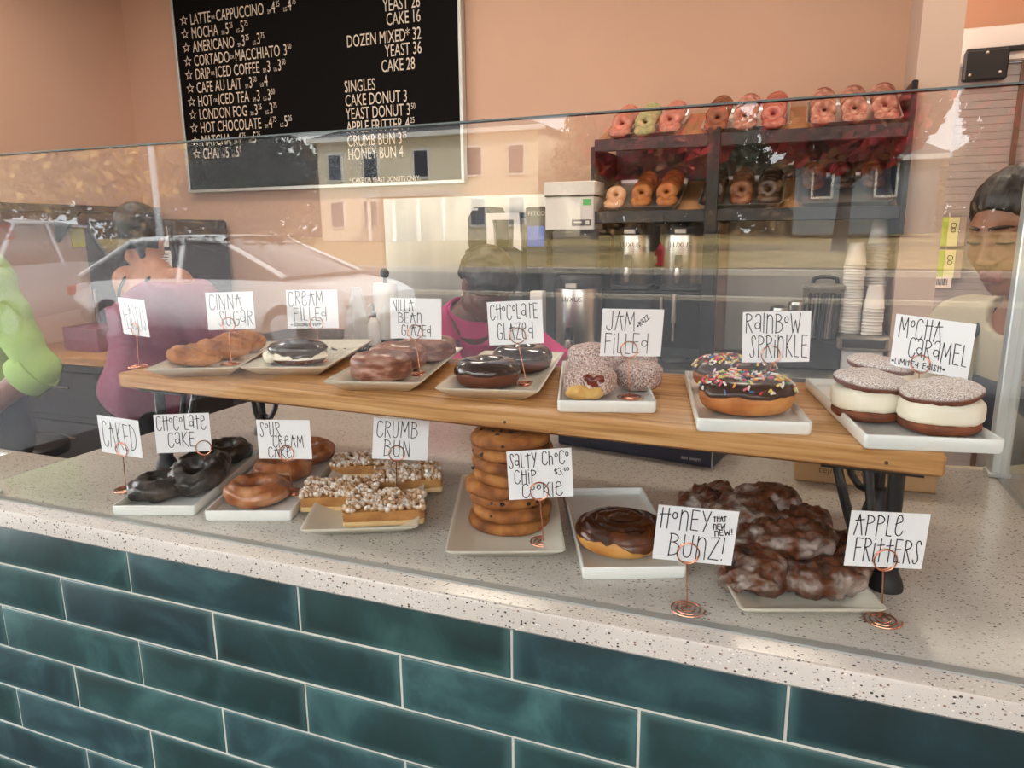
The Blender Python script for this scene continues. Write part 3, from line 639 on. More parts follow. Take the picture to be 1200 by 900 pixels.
G_ = {}
def place(o, x, y, z, deg=0.0): o.location = (x, y, z); o.rotation_euler = (0, 0, R(deg)); return o

# cinnamon sugar bars: fat twisted bars with a split along the top
def bar(seed):
    rows = []; n = 34; L_ = .052
    for i in range(n + 1):
        t = -1 + 2 * i / n; x = t * L_; k = max(0.0, 1 - abs(t) ** 3.2) ** .5; row = []
        for j in range(26):
            a = 2 * PI * j / 26; y = math.cos(a) * .026 * k; z = .021 + math.sin(a) * .021 * k
            q = Vector((x, y, z)); tw = a - .9 * t
            gr = .008 * math.exp(-((tw - PI / 2 - .25) / .24) ** 2) + .006 * math.exp(-((tw - 2.6) / .22) ** 2)
            q.y *= 1 - gr / .026; q.z -= gr * (1 if math.sin(a) > 0 else 0)
            q += Vector((0, math.cos(a), math.sin(a))) * .0022 * fbm(x, y, z, 40, seed); q.z = max(q.z, .0002); row.append(q)
        rows.append(row)
    return MB().grid(rows, True, 0, True, True)
for i, (x, y, dz_, deg, lab) in enumerate(((-.140, .262, 0, 10, 'sugared cinnamon bar at the front of its tray, nearest the glass'), (-.148, .340, .0, 22, 'sugared cinnamon bar lying in the middle between two others'), (-.176, .418, 0, 16, 'sugared cinnamon bar at the back of its tray'))):
    o = bar(i * 3.1).build('cinnamon_bar', M_cinna, None, ang=180); place(o, x, y, UF + dz_, deg); tag(o, lab, 'pastry', 'cinnamon sugar bars')

# cream filled bun with a chocolate lid
cb = thing('cream_filled_bun', 'chocolate topped cream filled bun oozing pale cream at its left end', 'donut', (.024, .340, UF), R(14))
f = bun_fn(.053, .042, .043, 2.7, .10, .0018, 50, 3)
bun(f).build('bun', M_dkdough, cb, ang=180); bun(f, .53, 1.0, grow=.0024, wav=.10, seed=2).build('chocolate_glaze', M_choc, cb, ang=180)
mb = MB()
for (x, y, z, r) in ((-.050, -.012, .018, .010), (-.042, -.026, .013, .009), (-.05, .002, .016, .008), (-.036, -.030, .017, .007)):
    r *= 1.1
    mb.lathe([(r * math.cos(t), r * .8 * math.sin(t)) for t in [-PI / 2 + PI * k / 8 for k in range(9)]], 12, (x, y, z))
mb.grid([[f(2 * PI * i / 60, t, .0012 + .0014 * nz(math.cos(2 * PI * i / 60) * 4, math.sin(2 * PI * i / 60) * 4, t * 3, 1, 1)) for i in range(60)] for t in (.41, .44, .47, .50, .53)], True)
mb.build('cream_filling', M_creamf, cb, ang=180)
mb = MB()
for k in range(16):
    a, b = random.uniform(-.05, .06), random.uniform(.09, .13)
    if k < 5: a, b = random.uniform(.035, .055), random.uniform(-.04, .08)
    r = random.uniform(.0014, .004); mb.lathe([(r, 0), (r * .8, r * .6), (0, r * .8)], 6, (a + .02, b, 0), sx=random.uniform(.6, 1.4))
cr = mb.build('chocolate_crumbs', M_choc, None, (.018, .392, UF), R(17.8)); tag(cr, 'dark chocolate crumbs scattered at the back of the cream tray', 'crumbs', None, 'stuff')

# vanilla glazed donuts
for i, (x, y, deg, lab) in enumerate(((.243, .262, 8, 'glazed vanilla donut at the front of its tray'), (.222, .352, 10, 'glazed vanilla donut in the middle of its tray'), (.232, .445, 14, 'glazed vanilla donut at the back behind the NILLA BEAN card'))):
    t = thing('glazed_donut', lab, 'donut', (x, y, UF), R(deg), 'vanilla glazed donuts')
    f = bun_fn(.050, .040, .046, 2.9, .05, .0016, 40, i * 2.7); bun(f).build('dough', M_dough, t, ang=180)
    bun(f, .24, 1.0, grow=.0016, wav=.06, seed=i).build('vanilla_glaze', M_nilla, t, ang=180)
# chocolate glazed rings
for i, (x, y, lab) in enumerate(((.420, .278, 'chocolate glazed ring donut at the front of its tray'), (.428, .408, 'chocolate glazed ring donut at the back under the CHOCOLATE GLAZED card'))):
    t = thing('chocolate_ring_donut', lab, 'donut', (x, y, UF), R(i * 40), 'chocolate glazed donuts')
    ring_body(.029, .0205, .0205, .001, 50, i).build('dough', M_dkdough, t, ang=180)
    ring_body(.029, .0205, .0205, .0008, 30, i, v0=-2, v1=205, grow=.0018, wav=16, close=False).build('chocolate_glaze', M_choc, t, ang=180)
# jam donuts
JL = (((.585, .262), 0, .039, 'torn open jam donut at the front left showing yellow crumb and jam'), ((.642, .322), 0, .037, 'whole sugar dusted jam donut at the front right'), ((.558, .348), .0, .038, 'whole sugar dusted jam donut behind the torn one'), ((.617, .412), .0, .037, 'sugar dusted jam donut at the back of its tray behind the JAM FILLED card'), ((.575, .300), .026, .036, 'sugar dusted jam donut resting on top of the heap'))
for i, ((x, y), dz_, r, lab) in enumerate(JL):
    t = thing('jam_donut', lab, 'donut', (x, y, UF + dz_), R(20 + i * 50 if i else 18), 'sugar dusted jam donuts')
    f = bun_fn(r, r * .96, .043, 2.5, .06, .0016, 45, i * 1.9); b_ = bun(f).build('dough', M_sugar, t, ang=180)
    if i == 0:
        fa = bun_fn(.027, .012, .022, 2.6, 0, .0026, 90, 4); ob = bun(fa).build('torn_crumb', M_crumbin, t, ang=180); ob.location = (-.008, -.0262, .0005)
        fa = bun_fn(.017, .010, .019, 2.3, 0, .003, 90, 8); ob = bun(fa).build('jam_filling', M_jam, t, ang=180); ob.location = (.002, -.0275, .0175)
# sprinkled donuts
SPC = [(238, 232, 222), (238, 214, 120), (226, 110, 132), (90, 150, 110), (84, 116, 168), (214, 60, 60), (236, 160, 90)]
M_sp = [pm('sprinkle_colour', [c], rough=.4) for c in SPC]
def sprinkles(fn, n, seed):
    rnd = random.Random(seed); mb = MB()
    for _ in range(n):
        u = rnd.uniform(0, 2 * PI); v = rnd.uniform(R(22), R(175)); p = fn(u, v); p1 = fn(u + .05, v); p2 = fn(u, v + .05)
        a = (p1 - p).normalized(); b = (p2 - p).normalized(); nn_ = a.cross(b).normalized()
        if nn_.z < 0: nn_ = -nn_
        th = rnd.uniform(0, PI); d_ = (a * math.cos(th) + b * math.sin(th)).normalized(); c = p + nn_ * .0012; L_ = rnd.uniform(.0026, .0042)
        mb.tube([c - d_ * L_, c - d_ * L_ * .8, c + d_ * L_ * .8, c + d_ * L_], [.0006, .0014, .0014, .0006], 6, mi=rnd.choice([0, 0, 0, 1, 1, 2, 2, 3, 4, 5, 6]))
    return mb
for i, (x, y, deg, lab) in enumerate(((.797, .236, 10, 'rainbow sprinkled donut at the front of its tray'), (.772, .372, 12, 'rainbow sprinkled donut behind the front one'))):
    t = thing('sprinkle_donut', lab, 'donut', (x, y, UF), R(deg), 'rainbow sprinkled donuts'); A = (1.08, .90)
    ring_body(.031, .0235, .0215, .001, 50, i + 7, ex=A[0], ey=A[1]).build('dough', M_dough, t, ang=180)
    ring_body(.031, .0235, .0215, .0008, 30, i, v0=8, v1=200, grow=.002, wav=14, close=False, ex=A[0], ey=A[1]).build('chocolate_icing', M_choctop, t, ang=180)
    s = sprinkles(lambda u, v: torus_pt(.031, .0255, .0235, u, v, *A), 270, i).build('rainbow_sprinkles', M_sp, t); s['kind'] = 'stuff'
# cream sandwich donuts
for i, (x, y, deg, lab) in enumerate(((1.010, .213, 5, 'cream sandwich donut at the front right under the MOCHA CARAMEL card'), (.940, .252, 20, 'cream sandwich donut at the front left of its tray'), (.962, .372, 40, 'cream sandwich donut at the back of its tray'))):
    t = thing('cream_sandwich_donut', lab, 'donut', (x, y, UF), R(deg), 'powdered cream sandwich donuts')
    f = bun_fn(.0425, .040, .020, 2.8, 0, .0016, 60, i); bun(f).build('bottom_half', M_mocha, t, ang=180)
    f = bun_fn(.0442, .042, .031, 4.2, 0, .0022, 60, i + 4); o = bun(f).build('cream_filling', M_creamf, t, ang=180); o.location.z = .0115
    f = bun_fn(.0432, .0415, .020, 2.5, 0, .0018, 60, i + 9); o = bun(f).build('powdered_top', M_mochatop, t, ang=180); o.location = (0, .002, .0365); o.rotation_euler = (R(6), R((-7, 5, 4)[i]), 0)
mb = MB()
for k in range(60):
    r = random.uniform(.0005, .0013); mb.lathe([(r, 0), (0, r * .7)], 5, (random.uniform(-.055, .05), random.uniform(-.138, .12), 0))
pw = mb.build('sugar_powder', pm('sugar_specks', [(244, 242, 238)], rough=.8), None, (.966, .292, UF), R(10.6)); tag(pw, 'white sugar specks scattered on the right end tray', 'powder', None, 'stuff')

# dark chocolate cake rings, sour cream rings
def cake_ring(seed, Rr=.027, r=.0205, rz=.0195, amp=.0034, fr=42):
    mb = ring_body(Rr, r, rz, amp, fr, seed, nu=56, nv=26)
    for i, (x, y, z) in enumerate(mb.v):       # the cracked groove round the top
        rad = math.hypot(x, y); g = (math.exp(-((rad - Rr * 1.30 - .0015 * nz(x, y, 0, 30, seed)) / .003) ** 2) * .0042 + math.exp(-((rad - Rr * .80) / .0025) ** 2) * .0016) * (1 if z > rz else 0); mb.v[i] = (x, y, max(z - g, .0002))
    return mb
for i, (x, y, dz_, deg, tilt, lab) in enumerate(((-.064, .092, 0, 0, 0, 'dark chocolate cake donut at the front left of its tray'), (-.022, .132, .012, 30, 12, 'dark chocolate cake donut leaning on the front one'), (-.072, .190, .003, 60, 4, 'dark chocolate cake donut in the middle behind the leaning one'), (-.098, .272, 0, 90, 0, 'dark chocolate cake donut at the back of its tray'))):
    o = cake_ring(i * 4.4, .0305, .0160, .0165, .0040, 46).build('chocolate_cake_donut', M_dark, None, ang=180); place(o, x, y, LF + dz_, deg); o.rotation_euler = (R(tilt), R(-tilt * .6), R(deg)); tag(o, lab, 'donut', 'chocolate cake donuts')
for i, (x, y, deg, lab) in enumerate(((.098, .124, 0, 'sour cream ring donut at the front of its tray'), (.066, .224, 80, 'sour cream ring donut in the middle of its tray'), (.046, .318, 140, 'sour cream ring donut at the back behind the SOUR CREAM card'))):
    o = cake_ring(20 + i * 3.3, .0325, .0160, .0175, .0028, 50).build('sour_cream_donut', M_sour, None, ang=180); place(o, x, y, LF, deg); tag(o, lab, 'donut', 'sour cream donuts')
# crumb bun squares
def crumbs(w, l, z, n, seed):
    rnd = random.Random(seed); mb = MB()
    for _ in range(n):
        x, y = rnd.uniform(-w / 2, w / 2), rnd.uniform(-l / 2, l / 2); r = rnd.uniform(.0022, .0052)
        hh = z + .003 * nz(x, y, seed, 40) ; k = [rnd.uniform(.75, 1.2) for _ in range(3)]
        rows = []; a0 = rnd.uniform(0, 6)
        for j in range(5):
            th = -PI / 2 + PI * j / 4; rows.append([Vector((x + r * k[0] * math.cos(th) * math.cos(2 * PI * q / 6 + a0), y + r * k[1] * math.cos(th) * math.sin(2 * PI * q / 6 + a0), hh + r * k[2] * math.sin(th))) for q in range(6)])
        mb.grid(rows, True)
    return mb
for i, (x, y, deg, w, l, lab) in enumerate(((.318, .134, 27, .112, .076, 'crumb bun square at the front right of its tray'), (.222, .166, 25, .112, .078, 'crumb bun square at the front left of its tray'), (.284, .262, 30, .108, .074, 'crumb bun square at the right behind the copper stand'), (.178, .300, 22, .104, .07, 'crumb bun square at the back left of its tray'))):
    t = thing('crumb_bun', lab, 'pastry', (x, y, LF + (.0 if i else .003)), R(deg), 'crumb bun squares')
    def blk(w, l, z0, z1, amp, sd):
        mb = MB(); rows = []
        P = rrect(w, l, .006, 4); N = []
        for a, b in zip(P, P[1:] + P[:1]):
            for q in range(4): N.append((a[0] + (b[0] - a[0]) * q / 4, a[1] + (b[1] - a[1]) * q / 4))
        for k in range(6):
            z = z0 + (z1 - z0) * k / 5; rows.append([Vector((px * (1 + amp * fbm(px, py, z, 60, sd)), py * (1 + amp * fbm(px, py, z, 60, sd + 3)), z)) for px, py in N])
        return mb.grid(rows, True, 0, True, True)
    blk(w, l, 0, .007, .02, i).build('crust', M_crust, t); blk(w * .985, l * .985, .0065, .021, .035, i + 5).build('filling', M_bar, t)
    s = crumbs(w, l, .0235, 330, i).build('crumb_topping', M_crumb, t, ang=180); s['kind'] = 'stuff'
# cookie stack
def cookie(seed, r=.056):
    prof = [(0.0, 0), (.5, 0), (.9, .0004), (.985, .003), (1.0, .008), (.985, .0128), (.88, .0165), (.5, .0182), (.2, .0175), (0, .017)]
    rows = []
    for a, z in prof:
        row = []
        for i in range(44):
            u = 2 * PI * i / 44; k = 1 + .05 * fbm(math.cos(u), math.sin(u), 0, 1.6, seed) + .012 * nz(math.cos(u), math.sin(u), z * 60, 7, seed) ; x, y = a * r * k * math.cos(u), a * r * k * math.sin(u)
            zz = z + (.0016 * fbm(x, y, z, 70, seed) if z > .003 else 0) + .0016 * fbm(x, y, 0, 22, seed) + .0022 * fbm(math.cos(u) * a, math.sin(u) * a, 0, 1.6, 3.3); row.append(Vector((x, y, zz)))
        rows.append(row)
    return MB().grid(rows, True)
cz = LF; offs = [(0, 0), (.003, .0), (-.002, .003), (-.006, .0), (.002, .004), (.004, 0), (.003, .002), (.001, .0)]
names_c = ['bottom', 'second from the bottom', 'third from the bottom', 'fourth from the bottom', 'fourth from the top', 'third from the top', 'second from the top', 'top']
for i in range(8):
    t = thing('cookie', 'chocolate chip cookie, %s one of the stack on its tray' % names_c[i], 'cookie', (.492 + offs[i][0], .182 + offs[i][1], cz), R(i * 77), 'salty chocolate chip cookies')
    cookie(i * 5.1, .0555 + (.003 if i in (3, 0) else .0)).build('cookie_dough', M_cookie, t, ang=180)
    mb = MB(); rnd = random.Random(i)
    for k in range(26):
        a = rnd.uniform(0, 2 * PI); top_ = k < 18; rr = rnd.uniform(.01, .045) if top_ else .0535; z = .0165 if top_ else rnd.uniform(.007, .011); q = rnd.uniform(.0018, .0042)
        mb.lathe([(q * math.cos(b), q * .7 * math.sin(b)) for b in [-PI / 2 + PI * j / 5 for j in range(6)]], 7, (rr * math.cos(a), rr * math.sin(a), z))
    s = mb.build('chocolate_chips', M_chip, t, ang=180); s['kind'] = 'stuff'
    cz += .0168
# honey bun: flat coil with a dark glazed top
hb = thing('honey_bun', 'single round honey bun with a dark glazed spiral top', 'bun', (.658, .150, LF), 0)
def hbf(u, t, grow=0.0):
    f0 = bun_fn(.0585, .056, .043, 2.6, .0, .0018, 40, 2); q = f0(u, t, grow)
    if t > .5:
        rad = math.hypot(q.x, q.y) / .052; ph = (rad * 3.1 - u / (2 * PI)) % 1.0
        q.z -= .0024 * math.exp(-((ph - .5) / .12) ** 2) * min(1, rad * 1.6)
    return q
bun(hbf, 0, 1, 90, 60).build('dough', M_hbside, hb, ang=180); bun(hbf, .58, 1.0, 90, 50, .0013, .16, 3).build('honey_glaze', M_hbtop, hb, ang=180)
# apple fritters: lumpy slabs heaped on the tray
def fritter(seed, a, b, h):
    f = bun_fn(a, b, h, 2.3, 0, 0, 1, 0); rows = []
    for j in range(57):
        row = []
        for i in range(100):
            u = 2 * PI * i / 100; q = f(u, j / 56.0); s_ = q - Vector((0, 0, h / 2)); nrm = Vector((s_.x / a / a, s_.y / b / b, s_.z / h / h * 4)).normalized()
            l1 = 1 - abs(nz(q.x, q.y, q.z, 34, seed)) * 2.0; l2 = fbm(q.x, q.y, q.z, 75, seed, 3)
            l3 = 1 - abs(nz(q.x, q.y, q.z, 70, seed + 9)) * 2.0; q += nrm * (.0075 * (l1 - .45) + .0035 * (l3 - .4) + .0022 * fbm(q.x, q.y, q.z, 150, seed, 2) + .0055 * nz(q.x, q.y, q.z, 20, seed)); q.z = max(q.z, .0); row.append(q)
        rows.append(row)
    return MB().grid(rows, True)
FL = ((.893, .118, 0, 22, .051, .036, .036, 'apple fritter at the front right corner of the heap'), (.822, .098, 0, 70, .047, .036, .040, 'apple fritter at the front left corner of the heap'), (.842, .178, .004, 20, .046, .037, .038, 'apple fritter low in the middle of the heap'), (.898, .186, .002, -30, .044, .036, .040, 'apple fritter at the right edge behind the front right one'),
      (.808, .246, .006, 15, .05, .040, .044, 'apple fritter at the left behind the HONEY BUNZ card'), (.864, .150, .030, 10, .046, .034, .030, 'apple fritter lying on top of the front of the heap'), (.748, .318, 0, 60, .046, .036, .034, 'apple fritter at the back left corner of the heap'), (.828, .290, .018, 5, .048, .036, .036, 'apple fritter on top at the back of the heap'), (.868, .268, 0, -20, .044, .036, .038, 'apple fritter at the back right of the heap'))
for i, (x, y, dz_, deg, a, b, h, lab) in enumerate(FL):
    o = fritter(i * 7.3 + 2, a, b, h).build('apple_fritter', M_frit, None, ang=180); place(o, x, y, LF + dz_, deg); tag(o, lab, 'pastry', 'apple fritters')

# boxes behind, on the counter
nb = thing('navy_box', 'flat navy blue box lying on the counter behind the honey bun', 'box', (.5995, .635, CT), R(-10.3))
MB().box((0, 0, .022), (.305, .16, .044), bev=.002).build('carton', pm('navy_card', [(30, 34, 58)], rough=.5), nb)
vs, fs = text_geo('BEN SWEETS', 1.0); mb = MB(); mb.add([(v.x * .0065 + .095, -.0804, v.y * .0065 + .009) for v in vs], fs); mb.build('lettering', M_white, nb, smooth=False)
MB().box((.1502, 0, .022), (.003, .161, .0442), bev=.0005).build('pale_end_strip', pm('pale_grey_card', [(176, 172, 176)], rough=.6), nb)
tb = thing('cardboard_box', 'tan cardboard box under the right end of the riser', 'box', (.968, .578, CT), R(1.1))
MB().box((0, 0, .035), (.205, .13, .07), bev=.002).build('carton', pm('tan_card', [(176, 140, 98), (186, 150, 108)], 5, .75), tb)
vs, fs = text_geo('tejido artesanal', 1.0); mb = MB(); mb.add([(v.x * .0165 - .067, -.0654, v.y * .0165 + .018) for v in vs], fs); mb.build('lettering', pm('brown_print', [(112, 84, 58)], rough=.8), tb, smooth=False)

# ================================================================== BACK COUNTER AND EQUIPMENT
BCZ = .90
bc = thing('back_counter', 'stainless steel topped back counter along the peach wall', 'counter', (.15, 2.47, 0))
MB().box((-.0, 0, .885), (2.18, .55, .03), bev=.004).build('steel_top', M_steel, bc)
MB().box((-.0, .02, .435), (2.16, .5, .87), bev=.004).build('cabinet', M_darkcab, bc)
for k in range(4): 
    dd = MB().box((-.81 + k * .54, -.236, .44), (.52, .015, .76), bev=.004).build('cabinet_door', M_darkcab, bc)
    MB().tube([(-.66 + k * .54, -.262, .68), (-.66 + k * .54, -.262, .80)], .005, 8).build('handle', M_steel, dd)
sk = thing('black_counter', 'black topped low counter left of the paper towels', 'counter', (-1.42, 2.44, 0))
MB().box((0, 0, .90), (.90, .6, .04), bev=.004).build('counter_top', M_black, sk); MB().box((0, .02, .44), (.88, .55, .88)).build('cabinet', M_darkcab, sk)
wp = MB().box((0, 0, .0), (1.21, .012, .72)); o = wp.build('steel_backsplash', M_satin, None, (-.622, 2.742, 1.275)); tag(o, 'satin steel backsplash sheet behind the coffee grinder', 'backsplash')
o = MB().box((0, 0, 0), (.64, .02, .70)).build('steel_sheet', pm('pale_steel_sheet', [(206, 198, 184), (220, 212, 198)], 6, .45, stretch=(1, 1, .1)), None, (.885, 2.735, 1.26)); tag(o, 'pale steel wall panel behind the paper cups', 'wall panel')
# donut rack
rk = thing('donut_rack', 'black two tier sloping rack full of donut trays on the back wall', 'rack', (.615, 2.35, 1.46))
M_tan = wood('tan_shelf', [(168, 120, 78), (190, 142, 98)], (2, 14, 14), .55)
SL = R(21)
def tilt(x, y, z, s=SL): return Matrix.Translation((x, y, z)) @ Matrix.Rotation(s, 4, 'X')
for z in (.075, .365):
    m = tilt(0, 0, z); mb = MB(); mb.box(m @ Vector((0, .19, -.012)), (1.14, .40, .016), M=m); sh = mb.build('shelf', M_tan, rk, smooth=False)
    MB().box((0, -.004, z - .022), (1.16, .016, .05), bev=.003).build('front_rail', M_char, sh)
for x, zz, hh in ((-.585, .17, .34), (.588, .24, .54)): MB().box((x, .19, zz), (.02, .40, hh), bev=.003).build('side_panel', M_black, rk)
MB().box((-.095, -.012, .06), (.05, .02, .66), bev=.003).build('upright', M_black, rk)
MB().box((-.09, .0, -.265), (.06, .03, .588), bev=.003).build('post', M_black, rk)
MB().box((-.005, .392, .20), (1.15, .014, .36)).build('back_panel', M_char, rk)
M_pan = pm('aluminium_sheet_pan', [(206, 206, 204)], rough=.3, metal=.85)
M_rk = {'sugar': pm('rack_sugar_donut', [(128, 74, 58), (176, 118, 98), (206, 160, 142)], 40, .7, .3, 160), 'pink': pm('rack_pink_icing', [(176, 104, 90), (204, 140, 120)], 40, .35, .1, 90), 'green': pm('rack_green_sugar', [(140, 142, 96), (186, 176, 128)], 60, .7, .3, 120),
        'gold': pm('rack_golden_donut', [(150, 84, 36), (196, 124, 62)], 30, .5, .2, 90), 'pale': pm('rack_pale_donut', [(206, 152, 112), (226, 180, 144)], 30, .5, .2, 90), 'red': pm('rack_red_icing', [(154, 74, 64), (190, 114, 96)], 30, .35, .1, 90), 'dark': pm('rack_dark_donut', [(40, 26, 20), (72, 46, 34)], 30, .4, .2, 90), 'brown': pm('rack_brown_donut', [(104, 58, 34), (150, 92, 58)], 30, .5, .2, 90)}
_dm = {}
def rack_donut(kind, label, grp, mat4):
    if kind not in _dm:
        o = ring_body(.026, .0185, .0165, .0012, 40, 3, nu=26, nv=12).build('rack_donut', M_rk[kind], None, ang=180); _dm[kind] = o.data
    else: o = D.objects.new('rack_donut', _dm[kind]); COL.objects.link(o)
    o.matrix_world = mat4; tag(o, label, 'donut', grp)
def sheet(x0, x1, z, label, rows_, where):
    w = x1 - x0; l = .36; mb = MB(); rr = []
    for ins, zz in ((-.016, 0), (-.012, 0), (-.001, .022), (.004, .0225), (.004, .021), (0, .0205), (-.013, .0015), (-.017, .0015)):
        rr.append([Vector((a, b + l / 2, zz)) for a, b in rrect(w + 2 * ins, l + 2 * ins, .03 + ins)])
    mb.grid(rr, True, 0, True, True); o = mb.build('sheet_pan', M_pan, None); m = tilt((x0 + x1) / 2, 2.35, z + .0); o.matrix_world = m; tag(o, label, 'tray', 'sheet pans on the rack')
    n = len(rows_)
    for ci, (kind, cnt, y0, grp_) in enumerate(rows_):
        cx = -w / 2 + w * (ci + .5) / n
        for k in range(cnt):
            y = y0 + k * .044; lean = R(46) if k else R(6)
            mm = m @ Matrix.Translation((cx + .004 * math.sin(k * 2.1 + ci), y, .003 + .0455 * math.sin(lean))) @ Matrix.Rotation(lean, 4, 'X') @ Matrix.Rotation(k * 1.3, 4, 'Z') @ Matrix.Scale(min(1.0, w / n / .094) * 1.0, 4)
            rack_donut(kind, grp_ + ' ' + where, grp_ + ' ' + where, mm)
ZU, ZL = 1.8235, 1.5335
sheet(.085, .385, ZU, 'sheet pan of pink and green topped donuts at the upper left of the rack', [('pink', 6, .03, 'pink iced donut leaning in a row'), ('green', 6, .03, 'green sugared donut leaning in a row'), ('pink', 6, .05, 'pink iced donut leaning in a row')], 'on the upper left rack pan')
sheet(.465, .785, ZU, 'sheet pan of red and brown donuts at the upper middle of the rack', [('brown', 7, .03, 'brown glazed donut leaning in a row'), ('sugar', 7, .03, 'sugared donut leaning in a row'), ('red', 7, .03, 'red iced donut leaning in a row')], 'on the upper middle rack pan')
sheet(.855, 1.175, ZU, 'sheet pan of sugared donuts at the upper right of the rack', [('sugar', 7, .04, 'sugared donut leaning in a row'), ('sugar', 7, .04, 'sugared donut leaning in a row'), ('sugar', 7, .05, 'sugared donut leaning in a row')], 'on the upper right rack pan')
sheet(.06, .385, ZL, 'sheet pan of golden donuts at the lower left of the rack', [('pale', 2, .04, 'pale golden donut lying flat'), ('gold', 6, .06, 'golden donut leaning in a row'), ('gold', 6, .06, 'golden donut leaning in a row')], 'on the lower left rack pan')
sheet(.465, .785, ZL, 'sheet pan of dark donuts at the lower middle of the rack', [('dark', 6, .06, 'dark donut leaning in a row'), ('brown', 6, .06, 'brown donut leaning in a row'), ('dark', 6, .06, 'dark donut leaning in a row')], 'on the lower middle rack pan')
sheet(.84, 1.17, ZL, 'sheet pan of brown donuts at the lower right of the rack', [('brown', 3, .22, 'brown donut at the back of the row'), ('dark', 3, .22, 'dark donut at the back of the row'), ('brown', 3, .22, 'brown donut at the back of the row')], 'on the lower right rack pan')
# coffee gear
def disp(x, y, z, label, h=.36, r=.105):
    t = thing('coffee_dispenser', label, 'coffee dispenser', (x, y, z), 0, 'steel thermal coffee dispensers')
    MB().box((0, 0, .012), (r * 1.9, r * 1.9, .024), bev=.006).build('base', M_char, t)
    MB().lathe([(r * .96, .024), (r, .03), (r, h - .07), (r * .97, h - .06)], 40).build('steel_body', M_steel, t)
    MB().lathe([(r * .98, h - .062), (r * 1.01, h - .05), (r * 1.0, h - .02), (r * .86, h - .004), (r * .3, h)], 40).build('lid', M_char, t)
    lb = MB(); vs, fs = text_geo('LUXUS', 1.0, align='CENTER'); s_ = .03
    for v in vs: pass
    lb.add([(math.sin(v.x * s_ / r) * (r + .0012), -math.cos(v.x * s_ / r) * (r + .0012), h - .115 + v.y * s_) for v in vs], fs); lb.build('lettering', M_ink, t, smooth=False)
    MB().box((0, -r - .006, h - .048), (.05, .012, .022), bev=.003).build('level_badge', M_satin, t)
    f = MB(); f.tube([(0, -r + .005, .075), (0, -r - .045, .075)], .012, 12); f.lathe([(.015, 0), (.017, .012), (.013, .04), (.008, .044)], 14, (0, -r - .045, .062)); f.tube([(0, -r - .045, .065), (0, -r - .045, .04)], [.011, .008], 12)
    fo = f.build('faucet', M_steel, t)
    MB().prism([(-.018, .10), (-.013, .155), (.013, .155), (.018, .10)], -.006, .006, M=Matrix.Translation((0, -r - .05, 0)) @ Matrix.Rotation(R(82), 4, 'X')).build('tap_handle', M_black, fo)
disp(-.035, 2.36, BCZ, 'steel coffee dispenser standing low on the counter below the white box', .375)
disp(.178, 2.50, 1.20, 'steel coffee dispenser on the black stand, left one of the raised pair', .30, .088)
disp(.392, 2.50, 1.20, 'steel coffee dispenser on the black stand, right one of the raised pair', .30, .088)
bs_ = thing('brewer_stand', 'black brewing stand with a rounded dark bay under two raised dispensers', 'stand', (.285, 2.47, BCZ))
arch = rrect(.25, .225, .03, 5)
MB().box((0, .13, .15), (.46, .24, .30), bev=.006).build('cabinet', M_char, bs_)
MB().prism(arch, -.002, .006, M=Matrix.Translation((.105, .006, .16)) @ Matrix.Rotation(R(90), 4, 'X')).build('bay', pm('deep_black', [(8, 8, 9)], rough=.3), bs_)
hd = MB(); hd.tube([(.03, -.02, .27), (.03, -.02, .17)], .007, 10); hd.tube([(.085, -.02, .29), (.085, -.02, .16)], .011, 10); hd.tube([(.085, -.02, .16), (.085, -.02, .08)], .006, 10); hd.build('spigot', M_steel, bs_)
MB().lathe([(.055, 0), (.06, .008), (.05, .02), (.03, .024)], 24, (.1, -.07, 0)).build('drip_cup', M_char, bs_)
MB().box((0, -.03, .2955), (.46, .09, .009), bev=.002).build('top_ledge', M_char, bs_)
br = thing('coffee_brewer', 'dark coffee brewer with a blue display left of the dispensers', 'coffee machine', (-.06, 2.55, BCZ))
MB().box((-.055, .06, .29), (.27, .24, .575), bev=.008).build('body', M_char, br)
MB().box((0.025, -.15, .475), (.21, .20, .17), bev=.01).build('brew_head', M_char, br)
MB().box((-.182, -.10, .53), (.105, .10, .27), bev=.006).build('control_panel', M_char, br)
MB().box((-.182, -.152, .635), (.10, .004, .05)).build('name_plate', M_black, br)
vs, fs = text_geo('FETCO', 1.0, align='CENTER'); mb = MB(); mb.add([(v.x * .026 - .182, -.1548, v.y * .026 + .626) for v in vs], fs); mb.build('lettering', M_white, br, smooth=False)
MB().box((-.185, -.1525, .535), (.08, .004, .09)).build('display', emit('blue_screen', (84, 112, 190), .8), br)
tag(MB().box((0, 0, .14), (.44, .012, .275), bev=.002).build('splash_board', M_char, None, (.295, 2.70, 1.2005)), 'dark splash board standing behind the two raised coffee dispensers', 'splash board')
wbx = thing('white_dispenser_box', 'white box with a green sticker standing on top of the coffee brewer', 'box', (-.067, 2.40, 1.461))
MB().box((0, 0, .07), (.215, .16, .14), bev=.003).build('box', M_white, wbx); MB().box((0, 0, .172), (.225, .165, .058), bev=.003).build('lid', M_white, wbx)
MB().box((0, -.002, .1422), (.218, .162, .004)).build('lid_gap', M_ink, wbx)
MB().box((.078, -.0812, .115), (.034, .002, .026), bev=.0005).build('green_sticker', pm('green_paper', [(96, 200, 120)], rough=.7), wbx)
MB().box((.055, -.0812, .03), (.085, .002, .026)).build('grey_label', pm('grey_label', [(92, 92, 92)], rough=.6), wbx)
MB().box((.04, -.0825, .032), (.035, .001, .006)).box((.082, -.0825, .03), (.016, .001, .016)).build('label_print', M_white, wbx)
gr = thing('coffee_grinder', 'dark coffee grinder with a pale inverted U frame by the backsplash', 'grinder', (-.47, 2.50, BCZ))
